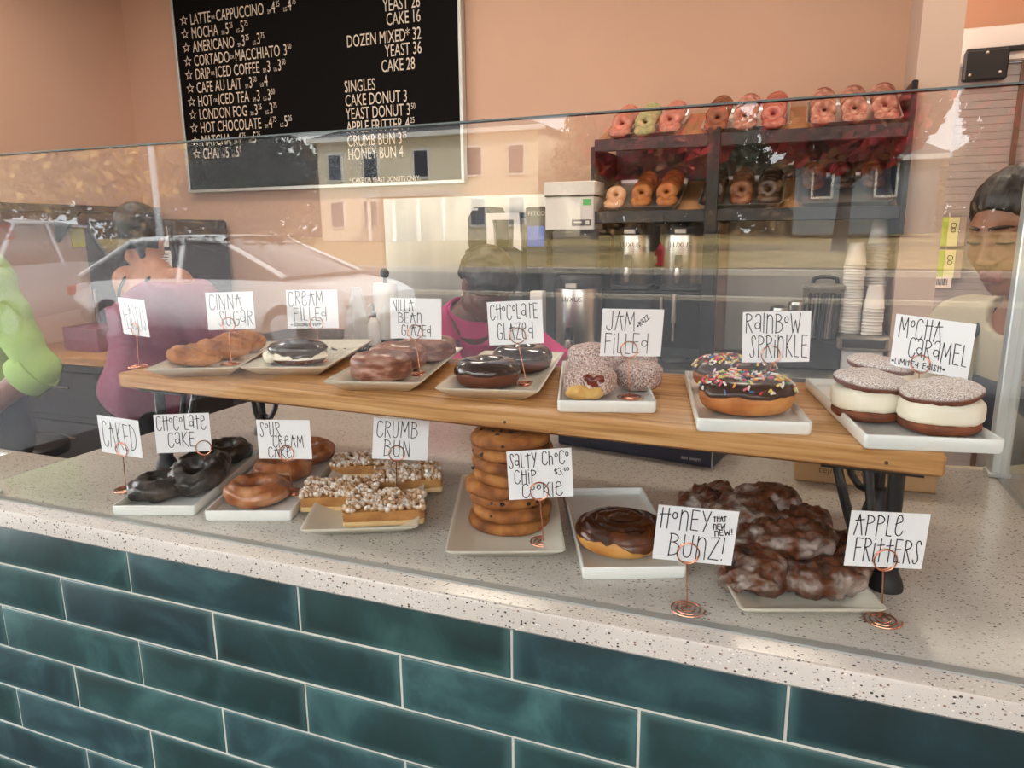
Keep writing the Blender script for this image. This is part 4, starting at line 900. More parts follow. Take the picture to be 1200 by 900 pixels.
MB().box((0, .05, .24), (.30, .22, .48), bev=.01).build('body', M_char, gr); MB().lathe([(.10, .48), (.105, .5), (.105, .62), (.075, .67), (.0, .675)], 4, (-.07, .05, 0), M=Matrix.Rotation(R(45), 3, 'Z')).build('hopper', M_char, gr)
u_ = MB(); u_.prism([(-.085, 0), (-.045, 0), (-.055, .12), (.05, .12), (.045, 0), (.085, -.02), (.075, .15), (-.085, .15)], 0, .02, M=Matrix.Translation((.065, -.07, .49)) @ Matrix.Rotation(R(90), 4, 'X')); u_.build('pale_frame', M_white, gr, smooth=False)
MB().box((-.09, -.062, .66), (.03, .003, .01)).build('badge', M_white, gr)
MB().box((.066, -.02, .63), (.19, .11, .02), bev=.004).build('top_cover', M_black, gr)
wpx = tag(MB().box((0, 0, .15), (.06, .05, .30), bev=.004).build('white_carton', M_white, None, (-.205, 2.31, BCZ)), 'narrow white carton standing upright left of the low dispenser', 'carton')
pt = thing('paper_towel', 'paper towel roll on a stand with a black knob by the peach wall', 'paper towel', (-1.068, 2.45, .92))
MB().lathe([(.075, 0), (.078, .008), (.03, .012)], 24).build('stand_base', M_black, pt); MB().lathe([(.06, .012), (.062, .03), (.062, .275), (.06, .29), (.018, .29)], 32).build('paper_roll', pm('white_tissue', [(232, 228, 222)], rough=.9, bump=.2, bscale=90), pt)
MB().lathe([(.008, .285), (.008, .315), (.02, .322), (.024, .345), (.014, .362), (0, .364)], 16).build('knob', M_black, pt)
pbag = MB(); rows = []
for j in range(13):
    t = j / 12; rows.append([Vector(((.02 + .07 * t) * math.cos(2 * PI * i / 18) * (1 + .25 * nz(i, j, 0, .7, 2)), .035 * math.sin(2 * PI * i / 18) * (1 + .3 * nz(i, j, 3, .6, 2)), .27 * (1 - t))) for i in range(18)])
pbag.grid(rows, True, 0, True, True); tag(pbag.build('plastic_bag', pm('white_film', [(224, 218, 212)], rough=.35, trans=.3), None, (-1.205, 2.40, .92)), 'crumpled white plastic bag beside the paper towel roll', 'bag')
pb = thing('pump_bottle', 'white pump bottle with a chrome pump in front of the paper towels', 'bottle', (-1.05, 2.30, .92))
MB().lathe([(.03, 0), (.033, .01), (.033, .10), (.02, .125), (.012, .135)], 24).build('bottle', M_white, pb); p_ = MB(); p_.lathe([(.013, .135), (.014, .16), (.006, .165), (.006, .2)], 16); p_.tube([(0, 0, .197), (0, -.03, .197), (0, -.036, .19)], .005, 8); p_.build('pump', M_steel, pb)
# right end: cups, jar, shakers
nd = thing('napkin_dispenser', 'steel napkin dispenser carrying cup stacks at the right end of the counter', 'dispenser', (1.115, 2.43, BCZ))
MB().box((0, .02, .045), (.15, .15, .09), bev=.006).build('napkin_block', M_white, nd); MB().box((0, 0, .12), (.19, .19, .06), bev=.01).build('steel_case', M_steel, nd); MB().box((0, -.097, .12), (.15, .006, .036), bev=.004).build('slot', pm('dull_steel', [(90, 90, 88)], rough=.35, metal=.8), nd)
M_cup = pm('white_paper_cup', [(222, 216, 208)], rough=.7)
_cup = None
def cup_stack(x, y, z, n, r, h, pitch, label, grp):
    """nested paper cups standing mouth down"""
    me = None
    for k in range(n):
        if me is None:
            mb = MB(); mb.lathe([(r, 0), (r + .003, .001), (r + .0035, .004), (r + .001, .0065), (r * .74, h), (r * .70, h), (r * .70, h - .006), (0, h - .006)], 28); o = mb.build('paper_cup', M_cup, None); me = o.data
        else: o = D.objects.new('paper_cup', me); COL.objects.link(o)
        o.location = (x + .001 * math.sin(k * 1.7), y + .001 * math.cos(k * 2.3), z + k * pitch); tag(o, label, 'cup', grp)
cup_stack(1.066, 2.42, 1.051, 24, .0375, .085, .0115, 'small white paper cup in the left hand stack by the clear jar', 'small paper cups')
cup_stack(1.150, 2.50, 1.051, 30, .0385, .105, .0118, 'tall white paper cup in the tallest stack beside the pier', 'tall paper cups')
cup_stack(1.142, 2.385, 1.051, 9, .035, .09, .0125, 'white paper cup in the short stack in front of the tallest one', 'short stack paper cups')
M_clear = glass_sheet('clear_plastic', (232, 228, 220), .05)
bxr = tag(MB().box((0, 0, .06), (.36, .2, .12), bev=.006).build('dark_unit', M_char, None, (.86, 2.47, BCZ)), 'low dark unit under the clear ribbed jar and shakers', 'unit')
jr = thing('ribbed_jar', 'clear ribbed plastic jar full of dark straws with a black lid handle', 'jar', (.965, 2.43, 1.022))
rows = []
for z, k in ((0, .94), (.004, 1), (.20, 1.03), (.205, 1.03)): rows.append([Vector(((.076 + (.002 if i % 4 < 2 else 0)) * k * math.cos(2 * PI * i / 64), (.076 + (.002 if i % 4 < 2 else 0)) * k * math.sin(2 * PI * i / 64), z)) for i in range(64)])
MB().grid(rows, True, 0, True, False).build('jar_wall', M_clear, jr); MB().lathe([(.083, .203), (.085, .207), (.085, .214), (.07, .22), (0, .222)], 32).build('lid', pm('smoky_plastic', [(150, 146, 138)], rough=.3), jr)
MB().tube([(-.045, 0, .22), (-.042, 0, .238), (-.02, 0, .246), (.02, 0, .246), (.042, 0, .238), (.045, 0, .22)], .008, 8).build('handle', M_black, jr)
mb = MB()
for k in range(40): a, q = random.uniform(0, 6.28), .06 * random.random() ** .5; mb.tube([(q * math.cos(a), q * math.sin(a), .006), (q * math.cos(a + .2), q * math.sin(a + .2), .18)], .004, 6, mi=k % 3)
s = mb.build('straws', [M_char, M_grey, pm('slate_plastic', [(70, 84, 100)], rough=.5)], jr); s['kind'] = 'stuff'
for x, h, lab in ((.80, .125, 'short steel shaker cup left of the taller one'), (.868, .15, 'tall steel shaker cup beside the ribbed jar')):
    sh_ = thing('shaker_cup', lab, 'shaker', (x, 2.43, 1.022), 0, 'steel shaker cups'); MB().lathe([(.024, 0), (.026, .004), (.036, h - .02), (.0365, h - .015)], 28).build('cup_body', M_steel, sh_); MB().lathe([(.0365, h - .016), (.034, h - .005), (.018, h + .004), (0, h + .006)], 28).build('rim', M_steel, sh_)
# left end of the room
fg = thing('dark_fridge', 'tall dark cabinet with pinned papers against the back wall', 'cabinet', (-2.62, 2.53, 0))
M_fr = pm('dark_brown_steel', [(58, 50, 48), (66, 58, 54)], 3, .4)
MB().box((0, 0, .77), (.66, .40, 1.54), bev=.01).build('cabinet', M_fr, fg); dr = MB().box((0, -.21, .80), (.64, .03, 1.4), bev=.006).build('door', M_fr, fg); MB().tube([(-.27, -.245, .8), (-.27, -.245, 1.15)], .008, 8).build('handle', M_steel, dr)
nt = thing('notice_sheet', 'yellow and white notice pinned high on the dark cabinet', 'notice', (-2.37, 2.297, 1.45)); MB().box((0, 0, 0), (.13, .002, .11)).build('sheet', M_white, nt); MB().box((0, -.0015, .012), (.12, .001, .03)).build('yellow_band', pm('yellow_print', [(220, 200, 70)], rough=.7), nt); MB().box((-.01, -.0015, -.025), (.09, .001, .006)).box((-.015, -.0015, -.04), (.08, .001, .006)).build('printed_lines', M_ink, nt)
ls = thing('order_list', 'white list pinned under the yellow notice on the dark cabinet', 'notice', (-2.335, 2.297, 1.27)); MB().box((0, 0, 0), (.075, .002, .21)).build('sheet', M_white, ls)
mb = MB()
for k in range(12): mb.box((-.004, -.0015, .085 - k * .015), (.05 - .01 * (k % 3), .001, .004))
mb.build('printed_lines', M_ink, ls)
wsf = thing('hanging_shelf', 'long dark wall shelf high on the left wall', 'shelf', (-2.95, 2.1, 1.58)); MB().box((.12, 0, .02), (.24, 1.1, .035), bev=.003).build('board', M_darkcab, wsf)
for y in (-.45, .05): MB().prism([(0, 0), (.2, 0), (0, -.16)], -.01, .01, M=Matrix.Translation((0.0, y, .003)) @ Matrix.Rotation(R(90), 4, 'X')).build('bracket', M_black, wsf)
M_slate = pm('slate_laminate', [(58, 56, 56), (64, 62, 60)], 4, .5)
wt_ = thing('work_table', 'grey fronted work table with a wooden top at the left wall', 'table', (-2.56, 2.0, 0)); MB().box((0, 0, .86), (.76, .55, .04), bev=.004).build('table_top', M_wood, wt_); MB().box((0, .02, .42), (.72, .5, .84), bev=.006).build('cabinet', M_slate, wt_)
for k in range(3):
    q = MB().box((0, -.235, .16 + k * .26), (.66, .02, .23), bev=.004).build('drawer', M_slate, wt_); MB().tube([(-.09, -.262, .2 + k * .26), (.09, -.262, .2 + k * .26)], .005, 8).build('handle', M_steel, q)
tag(MB().box((0, 0, .06), (.24, .22, .12), bev=.004).build('bakery_box', pm('pink_card', [(140, 84, 96)], rough=.7), None, (-2.52, 1.98, .88)), 'pink bakery carton on the wooden work table', 'box')
tag(MB().box((0, 0, .0), (.01, .09, .11)).build('yellow_note', pm('yellow_paper', [(222, 208, 40)], rough=.7), None, (-2.944, 2.27, 1.45)), 'small yellow note on the left wall under the shelf', 'note')
sl_ = thing('black_stool', 'black round stool at the left behind the counter', 'stool', (-1.98, 1.14, 0)); MB().lathe([(.15, .60), (.17, .61), (.17, .64), (.15, .655), (0, .658)], 32).build('seat', M_black, sl_)
for k in range(4): a = PI / 4 + k * PI / 2; MB().tube([(.1 * math.cos(a), .1 * math.sin(a), .6), (.17 * math.cos(a), .17 * math.sin(a), 0)], .011, 8).build('leg', M_black, sl_)
MB().tube([(.135 * math.cos(t * PI / 16), .135 * math.sin(t * PI / 16), .3) for t in range(33)], .008, 6).build('foot_ring', M_steel, sl_)
# packets hanging by the pier
for z, lab in ((1.435, 'upper green labelled packet hanging on the ribbed door'), (1.285, 'lower green labelled packet with a barcode hanging on the ribbed door')):
    k_ = thing('tea_packet', lab, 'packet', (1.512, 3.262, z), 0, 'green labelled packets'); MB().box((0, 0, 0), (.15, .02, .14), bev=.006).build('pouch', pm('grey_film', [(160, 152, 144)], rough=.3), k_)
    MB().box((-.035, -.0115, 0), (.06, .002, .132)).build('green_label', pm('lime_label', [(160, 188, 76)], rough=.5), k_); MB().box((.018, -.0115, 0), (.044, .002, .132)).build('pale_label', pm('pale_lime', [(206, 214, 160)], rough=.5), k_)
    mb = MB(); mb.tube([(.018 + .011 * math.cos(t * .4), -.0135, .03 + .011 * math.sin(t * .4)) for t in range(17)], .0015, 6); mb.tube([(.018 + .009 * math.cos(t * .4), -.0135, .008 + .009 * math.sin(t * .4)) for t in range(17)], .0015, 6); mb.build('printed_mark', M_ink, k_)
    if z < 1.3:
        MB().box((-.015, -.0125, -.085), (.10, .002, .05)).build('white_label', M_white, k_); mb = MB()
        for q in range(12): mb.box((-.05 + q * .006, -.014, -.084), (.0025 if q % 3 else .004, .001, .03))
        mb.build('barcode', M_ink, k_)
    MB().tube([(0, -.0, .066), (0, .006, .08), (0, .012, .085)], .003, 6).build('hook', M_steel, k_)
# ceiling lights
def ceiling_light(x, y, label):
    t = thing('ceiling_light', label, 'ceiling light', (x, y, 3.0), 0, 'ceiling lights')
    MB().box((0, 0, -.02), (.62, .32, .04), bev=.005).build('housing', M_white, t); MB().box((0, 0, -.042), (.56, .26, .006)).build('diffuser', emit('lamp_diffuser', (255, 232, 206), 4.0), t)
    ld = D.lights.new('lamp', 'AREA'); ld.shape = 'RECTANGLE'; ld.size = .56; ld.size_y = .26; ld.energy = LAMP; ld.color = (1.0, .86, .72)
    lo = D.objects.new('lamp', ld); COL.objects.link(lo); lo.location = (0, 0, -.048); lo.parent = t
for x, y, l_ in ((-2.0, 1.5, 'ceiling light over the left end of the kitchen'), (-.6, 1.7, 'ceiling light in front of the menu board'), (.7, 1.5, 'ceiling light over the coffee counter'), (1.8, 2.2, 'ceiling light over the corridor at the right')): ceiling_light(x, y, l_)

# ================================================================== PEOPLE: one continuous skinned surface each, grown from a distance field
class Field:
    def __init__(s, lo, hi, h):
        s.lo = np.array(lo, float); s.h = h; s.n = np.ceil((np.array(hi) - s.lo) / h).astype(int) + 1
        s.f = np.full(s.n, 9.0, np.float32); s.ax = [s.lo[i] + np.arange(s.n[i]) * h for i in range(3)]
    def block(s, c0, c1, m):
        a = np.maximum(np.floor((np.minimum(c0, c1) - m - s.lo) / s.h).astype(int), 0); b = np.minimum(np.ceil((np.maximum(c0, c1) + m - s.lo) / s.h).astype(int) + 1, s.n)
        if (b <= a).any(): return None, None
        sl = tuple(slice(a[i], b[i]) for i in range(3)); P = np.stack(np.meshgrid(*[s.ax[i][sl[i]] for i in range(3)], indexing='ij'), -1).astype(np.float32); return sl, P
    def put(s, d, sl, k, mode):
        f = s.f[sl]
        if mode == 'add':
            if k > 0: hh = np.clip(.5 + .5 * (f - d) / k, 0, 1); s.f[sl] = f * (1 - hh) + d * hh - k * hh * (1 - hh)
            else: s.f[sl] = np.minimum(f, d)
        else:
            hh = np.clip(.5 - .5 * (f + d) / max(k, 1e-5), 0, 1); s.f[sl] = f * (1 - hh) - d * hh + k * hh * (1 - hh)
    def cone(s, a, b, r1, r2=None, k=.02, mode='add'):
        r2 = r1 if r2 is None else r2; a = np.array(a, float); b = np.array(b, float); sl, P = s.block(a, b, max(r1, r2) + k * 2 + .03)
        if sl is None: return
        ba = b - a; t = np.clip(((P - a) @ ba) / max(ba @ ba, 1e-9), 0, 1); d = np.linalg.norm(P - a - t[..., None] * ba, axis=-1) - (r1 + (r2 - r1) * t); s.put(d, sl, k, mode)
    def ell(s, c, r, M=None, k=.02, mode='add'):
        c = np.array(c, float); r = np.array(r, float); m = r.max() + k * 2 + .03; sl, P = s.block(c - 0, c + 0, m)
        if sl is None: return
        q = P - c
        if M is not None: q = q @ np.array(M)
        k0 = np.linalg.norm(q / r, axis=-1); k1 = np.linalg.norm(q / (r * r), axis=-1); d = k0 * (k0 - 1) / np.maximum(k1, 1e-6); s.put(d, sl, k, mode)
    def cut(s, fn):     # keep only where fn(P) <= 0
        P = np.stack(np.meshgrid(*s.ax, indexing='ij'), -1).astype(np.float32); s.f = np.maximum(s.f, fn(P)).astype(np.float32)
    def wrinkle(s, amp, fr, seed):
        P = np.stack(np.meshgrid(*s.ax, indexing='ij'), -1).astype(np.float32); x, y, z = P[..., 0] + seed, P[..., 1] - seed, P[..., 2]
        s.f += (amp * (np.sin(fr * (x + .5 * z) + 2 * np.sin(fr * .4 * y + seed)) * np.sin(fr * .7 * (z - .4 * x) + 1.5 * np.sin(fr * .5 * x)) + .6 * np.sin(fr * 1.7 * z + 3 * np.sin(fr * .3 * (x + y))))).astype(np.float32)
    def mesh(s, name, mats, parent, sel=None, smooth_it=1):
        f = s.f; ins = f < 0; nx, ny, nz_ = f.shape; c = np.zeros((nx - 1, ny - 1, nz_ - 1), int)
        for dx in (0, 1):
            for dy in (0, 1):
                for dz in (0, 1): c += ins[dx:nx - 1 + dx, dy:ny - 1 + dy, dz:nz_ - 1 + dz]
        act = (c > 0) & (c < 8); idx = np.full(act.shape, -1, int); I = np.argwhere(act); idx[act] = np.arange(len(I)); pos = np.zeros((len(I), 3)); cnt = np.zeros(len(I))
        for ax in range(3):
            for u in (0, 1):
                for v in (0, 1):
                    o0 = [0, 0, 0]; oth = [q for q in range(3) if q != ax]; o0[oth[0]] = u; o0[oth[1]] = v; o1 = list(o0); o1[ax] = 1
                    A = f[I[:, 0] + o0[0], I[:, 1] + o0[1], I[:, 2] + o0[2]]; B = f[I[:, 0] + o1[0], I[:, 1] + o1[1], I[:, 2] + o1[2]]; cr = (A < 0) != (B < 0)
                    t = np.where(cr, A / np.where(cr, A - B, 1), 0); p = np.array(o0, float)[None] + t[:, None] * np.eye(3)[ax][None]; pos[cr] += p[cr]; cnt[cr] += 1
        V = (I + pos / np.maximum(cnt, 1)[:, None]) * s.h + s.lo; Q = []
        for ax in range(3):
            sl0 = [slice(None)] * 3; sl1 = [slice(None)] * 3; sl0[ax] = slice(0, -1); sl1[ax] = slice(1, None); a = ins[tuple(sl0)]; b = ins[tuple(sl1)]; E = np.argwhere(a != b); o = [q for q in range(3) if q != ax]
            ok = (E[:, o[0]] > 0) & (E[:, o[1]] > 0) & (E[:, o[0]] < f.shape[o[0]] - 1) & (E[:, o[1]] < f.shape[o[1]] - 1); E = E[ok]; q = []
            for u, v in ((-1, -1), (0, -1), (0, 0), (-1, 0)): e = E.copy(); e[:, o[0]] += u; e[:, o[1]] += v; q.append(idx[e[:, 0], e[:, 1], e[:, 2]])
            q = np.stack(q, 1); fl = a[E[:, 0], E[:, 1], E[:, 2]]
            if ax == 1: fl = ~fl
            q[~fl] = q[~fl][:, ::-1]; Q.append(q)
        Q = np.concatenate(Q); Q = Q[(Q >= 0).all(1)]
        for _ in range(smooth_it):
            S = np.zeros_like(V); n_ = np.zeros(len(V))
            for i in range(4): np.add.at(S, Q[:, i], V[Q[:, (i + 1) % 4]] + V[Q[:, (i - 1) % 4]]); np.add.at(n_, Q[:, i], 2)
            V = V * .5 + .5 * S / np.maximum(n_, 1)[:, None]
        mb = MB(); mb.v = [tuple(v) for v in V]; mb.f = [tuple(int(i) for i in q) for q in Q]
        mb.mi = [0] * len(Q) if sel is None else [int(x) for x in sel(V[Q].mean(1))]
        return mb.build(name, mats, parent, ang=180)
def frame(fwd, up=(0, 0, 1)):
    f = np.array(fwd, float); f /= np.linalg.norm(f); r = np.cross(f, up); r /= np.linalg.norm(r); u = np.cross(r, f); return np.stack([r, f, u], 1)   # columns right, forward, up
def head(F, H, M, detail=True):
    """H = head centre (between the ears), M columns right/forward/up."""
    L = lambda x, y, z: H + M @ np.array([x, y, z]); E = lambda p, r, k=.012, mode='add': F.ell(L(*p), r, M, k, mode)
    E((0, -.012, .035), (.073, .092, .083), 0); E((0, .028, -.03), (.060, .062, .080), .03); E((0, .052, -.085), (.028, .026, .022), .025)
    for sx in (-1, 1):
        E((sx * .038, .052, -.03), (.026, .022, .024), .02); E((sx * .050, .005, -.065), (.018, .035, .026), .02)
        E((sx * .076, -.008, -.008), (.009, .020, .031), .006); E((sx * .083, -.014, .002), (.005, .013, .018), .004); E((sx * .078, .004, -.03), (.006, .008, .009), .005)
        E((sx * .030, .094, .012), (.018, .013, .012), .012, 'sub'); E((sx * .031, .0735, .010), (.0175, .015, .0145), .003)
        F.cone(L(sx * .012, .088, .029), L(sx * .046, .070, .032), .008, .006, .010)
        E((sx * .0125, .098, -.031), (.0085, .010, .0075), .006)
    F.cone(L(0, .087, .016), L(0, .107, -.024), .0075, .0105, .010); E((0, .106, -.029), (.0105, .010, .0088), .006)
    F.cone(L(-.016, .090, -.0575), L(.016, .090, -.0575), .0062, .0062, .006); F.cone(L(-.005, .0945, -.0565), L(.005, .0945, -.0565), .0058, .0058, .005); F.cone(L(-.014, .0895, -.0685), L(.014, .0895, -.0685), .0068, .0068, .006)
    E((0, .066, -.092), (.017, .016, .014), .014)
    F.cone(L(0, .1, -.040), L(0, .098, -.050), .004, .003, .006)
def hand(F, W_, d, n, s, curl=.5):
    """palm and five bent fingers from wrist W_, along d, palm normal n, s = thumb side."""
    d = np.array(d, float); d /= np.linalg.norm(d); n = np.array(n, float); n -= d * (n @ d); n /= np.linalg.norm(n); t = np.cross(d, n) * s; Mh = np.stack([t, d, n], 1)
    F.ell(W_ + d * .048, (.038, .05, .014), Mh, .012)
    for i, (o, l, r) in enumerate(((.027, .072, .0085), (.009, .08, .009), (-.010, .074, .0085), (-.027, .058, .0075))):
        a = W_ + d * .085 + t * o; c1 = curl * .8; c2 = curl * 1.7; b = a + (d * math.cos(c1) + n * math.sin(c1)) * l * .52; c = b + (d * math.cos(c2) + n * math.sin(c2)) * l * .48
        F.cone(W_ + d * .05 + t * o * .8, a, .009, r, .006); F.cone(a, b, r, r * .92, .003); F.cone(b, c, r * .92, r * .75, .003)
    a = W_ + d * .025 + t * .03; b = a + (d * .6 + t * .75 + n * .25) * .042; c = b + (d * .9 + t * .2 + n * .4) * .032; F.cone(W_ + d * .02 + t * .01, a, .013, .012, .01); F.cone(a, b, .012, .0098, .006); F.cone(b, c, .0098, .0078, .003)
def person(name, label, P, skin, hair_mat, cloth, lo, hi, h=.0065):
    """P: joints in world metres."""
    root = thing(name, label, 'person', (P['pelvis'][0], P['pelvis'][1], 0)); off = np.array([P['pelvis'][0], P['pelvis'][1], 0.0])
    A = {k: np.array(v, float) - off for k, v in P.items() if k not in ('face', 'lat', 'up')}; lo = np.array(lo) - off; hi = np.array(hi) - off
    M = frame(P['face'], P.get('up', (0, 0, 1))); lat = np.array(P['lat'], float); lat /= np.linalg.norm(lat)
    sp = A['neck'] - A['pelvis']; sp /= np.linalg.norm(sp); fw = np.cross(sp, lat); fw /= np.linalg.norm(fw); T = np.stack([lat, fw, np.cross(lat, fw)], 1)
    mid = A['pelvis'] * .38 + A['neck'] * .62
    def torso(F, g, k=.05):
        F.ell(mid + fw * .005 + sp * .03, (.148 + g, .098 + g, .17 + g), T, 0); F.ell(A['pelvis'] + sp * .19, (.122 + g, .088 + g, .15 + g), T, k); F.ell(A['pelvis'] + sp * .02, (.158 + g, .108 + g, .13 + g), T, k)
        for s in 'LR': F.cone(A['neck'] - sp * .045, A['sh' + s], .052 + g, .053 + g, .05)
        F.cone(A['neck'] - sp * .06, A['neck'] - sp * .02, .075 + g, .06 + g, .04)
    def arm(F, s, g, fr=1.0):
        F.cone(A['sh' + s], A['el' + s], .050 + g, .039 + g, .03)
        if fr > 0: F.cone(A['el' + s], A['el' + s] + (A['wr' + s] - A['el' + s]) * fr, .039 + g, .037 + (.026 - .037) * fr + g, .02)
    F = Field(lo, hi, h); torso(F, 0); H = A['head']
    F.cone(A['neck'] - sp * .02, H + M @ np.array([0, -.018, -.05]), .052, .048, .03)
    for s in 'LR':
        arm(F, s, 0); d = A['wr' + s] - A['el' + s]; F.cone(A['wr' + s], A['wr' + s] + d / np.linalg.norm(d) * .02, .026, .024, .01)
        hand(F, A['wr' + s] + d / np.linalg.norm(d) * .01, d, P['palm' + s] if 'palm' + s in P else (0, 0, -1), 1 if s == 'L' else -1)
        sg = 1 if s == 'R' else -1; hip = A['pelvis'] + lat * sg * .085 - sp * .05; kn = np.array([hip[0], hip[1], .48]) + fw * .03; an = np.array([kn[0], kn[1], .07]) - fw * .02
        F.cone(hip, kn, .082, .055, .04); F.cone(kn, an, .054, .036, .02); F.ell(an + fw * .06 + np.array([0, 0, -.04]), (.042, .115, .032), frame((fw[0], fw[1], 0)), .03)
    G = Field(H - .16, H + .16, .0042) if False else None
    head(F, H, M)
    Li = np.linalg.inv(M)
    def sel(C):
        q = (C - H) @ Li.T; lips = (np.abs(q[:, 0]) < .024 - .35 * np.abs(q[:, 2] + .063)) & (np.abs(q[:, 2] + .0635) < .0105) & (q[:, 1] > .088); return np.where(lips, 1, 0)
    body = F.mesh('body', [skin, P_LIP], root, sel)
    Lh = lambda x, y, z: H + M @ np.array([x, y, z])
    cloth(dict(Field=Field, A=A, H=H, M=M, Li=Li, L=Lh, torso=torso, arm=arm, sp=sp, fw=fw, lat=lat, T=T, lo=lo, hi=hi, root=root, h=h, mid=mid))
    # brows, closed lashes, earrings are separate small parts
    for sx in (-1, 1):
        b_ = MB(); b_.tube([Lh(sx * (.010 + .012 * k), .0955 - .0016 * k - .0022 * k * k, .034 + .0032 * k - .0013 * k * k) for k in range(4)], [.0030, .0042, .0038, .0016], 6); b_.build('eyebrow', hair_mat, root)
        b_ = MB(); b_.tube([Lh(sx * (.015 + .0052 * k), .0865 + .0014 * (1 - (k - 3) ** 2 / 9) - .0016 * k * .6, .0045 - .0012 * (1 - (k - 3) ** 2 / 9)) for k in range(7)], [.0010, .0019, .0023, .0025, .0024, .002, .0014], 6); b_.build('eyelash', P_HAIR, root)
    return root
P_LIP = pm('lip_skin', [(138, 78, 70)], rough=.4); P_HAIR = pm('black_hair', [(14, 11, 11), (34, 27, 25)], 30, .42, .5, 120, stretch=(3, 3, .4))
P_TAN = pm('warm_brown_skin', [(132, 88, 65), (144, 97, 73)], 9, .48, sss=.08); P_DEEP = pm('deep_brown_skin', [(96, 60, 44), (108, 68, 50)], 9, .45, sss=.06); P_MID = pm('light_brown_skin', [(170, 118, 90), (182, 128, 100)], 9, .48, sss=.08); P_FORE = pm('brown_skin', [(120, 74, 54), (132, 84, 62)], 9, .48, sss=.06)
F_BEIGE = pm('beige_cotton', [(176, 164, 140), (190, 178, 154)], 6, .85, .25, 300); F_DENIM = pm('dark_denim', [(52, 54, 60), (66, 68, 74)], 40, .85, .3, 400); F_PINK = pm('magenta_cotton', [(176, 42, 104), (192, 54, 116)], 5, .8, .2, 300); F_STRAP = pm('slate_strap', [(56, 62, 72)], rough=.8)
F_MAUVE = pm('mauve_cotton', [(138, 76, 96), (156, 90, 110)], 5, .85, .25, 300); F_MAROON = pm('maroon_rib', [(72, 22, 32)], rough=.8); F_LIME = pm('lime_cotton', [(146, 176, 92), (162, 192, 108)], 5, .85, .25, 300); F_BLACK = pm('black_cotton', [(22, 22, 25), (30, 30, 34)], 6, .85); F_BRHAIR = pm('brown_hair', [(46, 30, 22), (72, 48, 34)], 30, .45, .5, 120, stretch=(3, 3, .4))
def trousers(c, mat, rise=.09):
    F = Field((c['lo'][0], c['lo'][1], .08), (c['hi'][0], c['hi'][1], c['A']['pelvis'][2] + rise + .03), .012); A, sp, lat, fw, T = c['A'], c['sp'], c['lat'], c['fw'], c['T']
    F.ell(A['pelvis'] + sp * .02, (.17, .12, .13), T, 0)
    if rise > .1: F.ell(A['pelvis'] + sp * .19, (.14, .106, .17), T, .05)
    for sg in (-1, 1): hip = A['pelvis'] + lat * sg * .085 - sp * .05; kn = np.array([hip[0], hip[1], .48]) + fw * .03; an = np.array([kn[0], kn[1], .12]) - fw * .02; F.cone(hip, kn, .095, .07, .04); F.cone(kn, an, .068, .058, .03)
    z1 = A['pelvis'][2] + rise; F.cut(lambda P: np.maximum(P[..., 2] - z1, .1 - P[..., 2])); F.mesh('trousers', mat, c['root'])
def shirt(c, mat, sleeve=(0.0, 0.0), neck=.075, g=.013, wr=.0035, extra=None, low=-.06, fr=26, name='shirt'):
    F = Field(c['lo'], c['hi'], .0075); A = c['A']; c['torso'](F, g)
    for s, k in zip('LR', sleeve):
        if k is None: continue
        c['arm'](F, s, g + .006, k)
    F.wrinkle(wr, fr, 1.7); nk = A['neck'] + c['fw'] * .03 + c['sp'] * .03; zl = A['pelvis'] + c['sp'] * low
    F.cut(lambda P: np.maximum(neck - np.linalg.norm(P - nk, axis=-1), (zl - P) @ c['sp']))
    for s, k in zip('LR', sleeve):
        if k is None: continue
        d = A['wr' + s] - A['el' + s]; L_ = np.linalg.norm(d); d = d / L_
        if k > 0: e = A['el' + s] + d * L_ * k; F.cut(lambda P, e=e, d=d: np.where(np.linalg.norm(P - e, axis=-1) < .12, (P - e) @ d, -1))
    if extra: extra(F)
    return F.mesh(name, mat, c['root'])
def hair_cap(F, c, g=.011, hl=((.088, .068), (.0, -.05)), kmul=1.0):
    F.ell(c['L'](0, -.012, .035), (.073 + g, .092 + g, .083 + g), c['M'], 0); (y0, z0), (y1, z1) = hl; n = np.array([-(z1 - z0), (y1 - y0)]); n = n / np.linalg.norm(n); n = n if n[0] > 0 else -n
    def fn(P):
        q = (P - c['H']) @ c['Li'].T; return (q[..., 1] - y0) * n[0] + (q[..., 2] - z0) * n[1]
    P = np.stack(np.meshgrid(*F.ax, indexing='ij'), -1).astype(np.float32); q = (P - c['H']) @ c['Li'].T; th = np.arctan2(q[..., 0], q[..., 2] + .02)
    F.f = (F.f + .0011 * np.sin(34 * th + 3 * np.sin(26 * q[..., 1])) + .85 * g * np.exp(np.minimum(fn(P) + .004 * np.sin(40 * th), 0) / .014)).astype(np.float32)
    F.cut(fn)

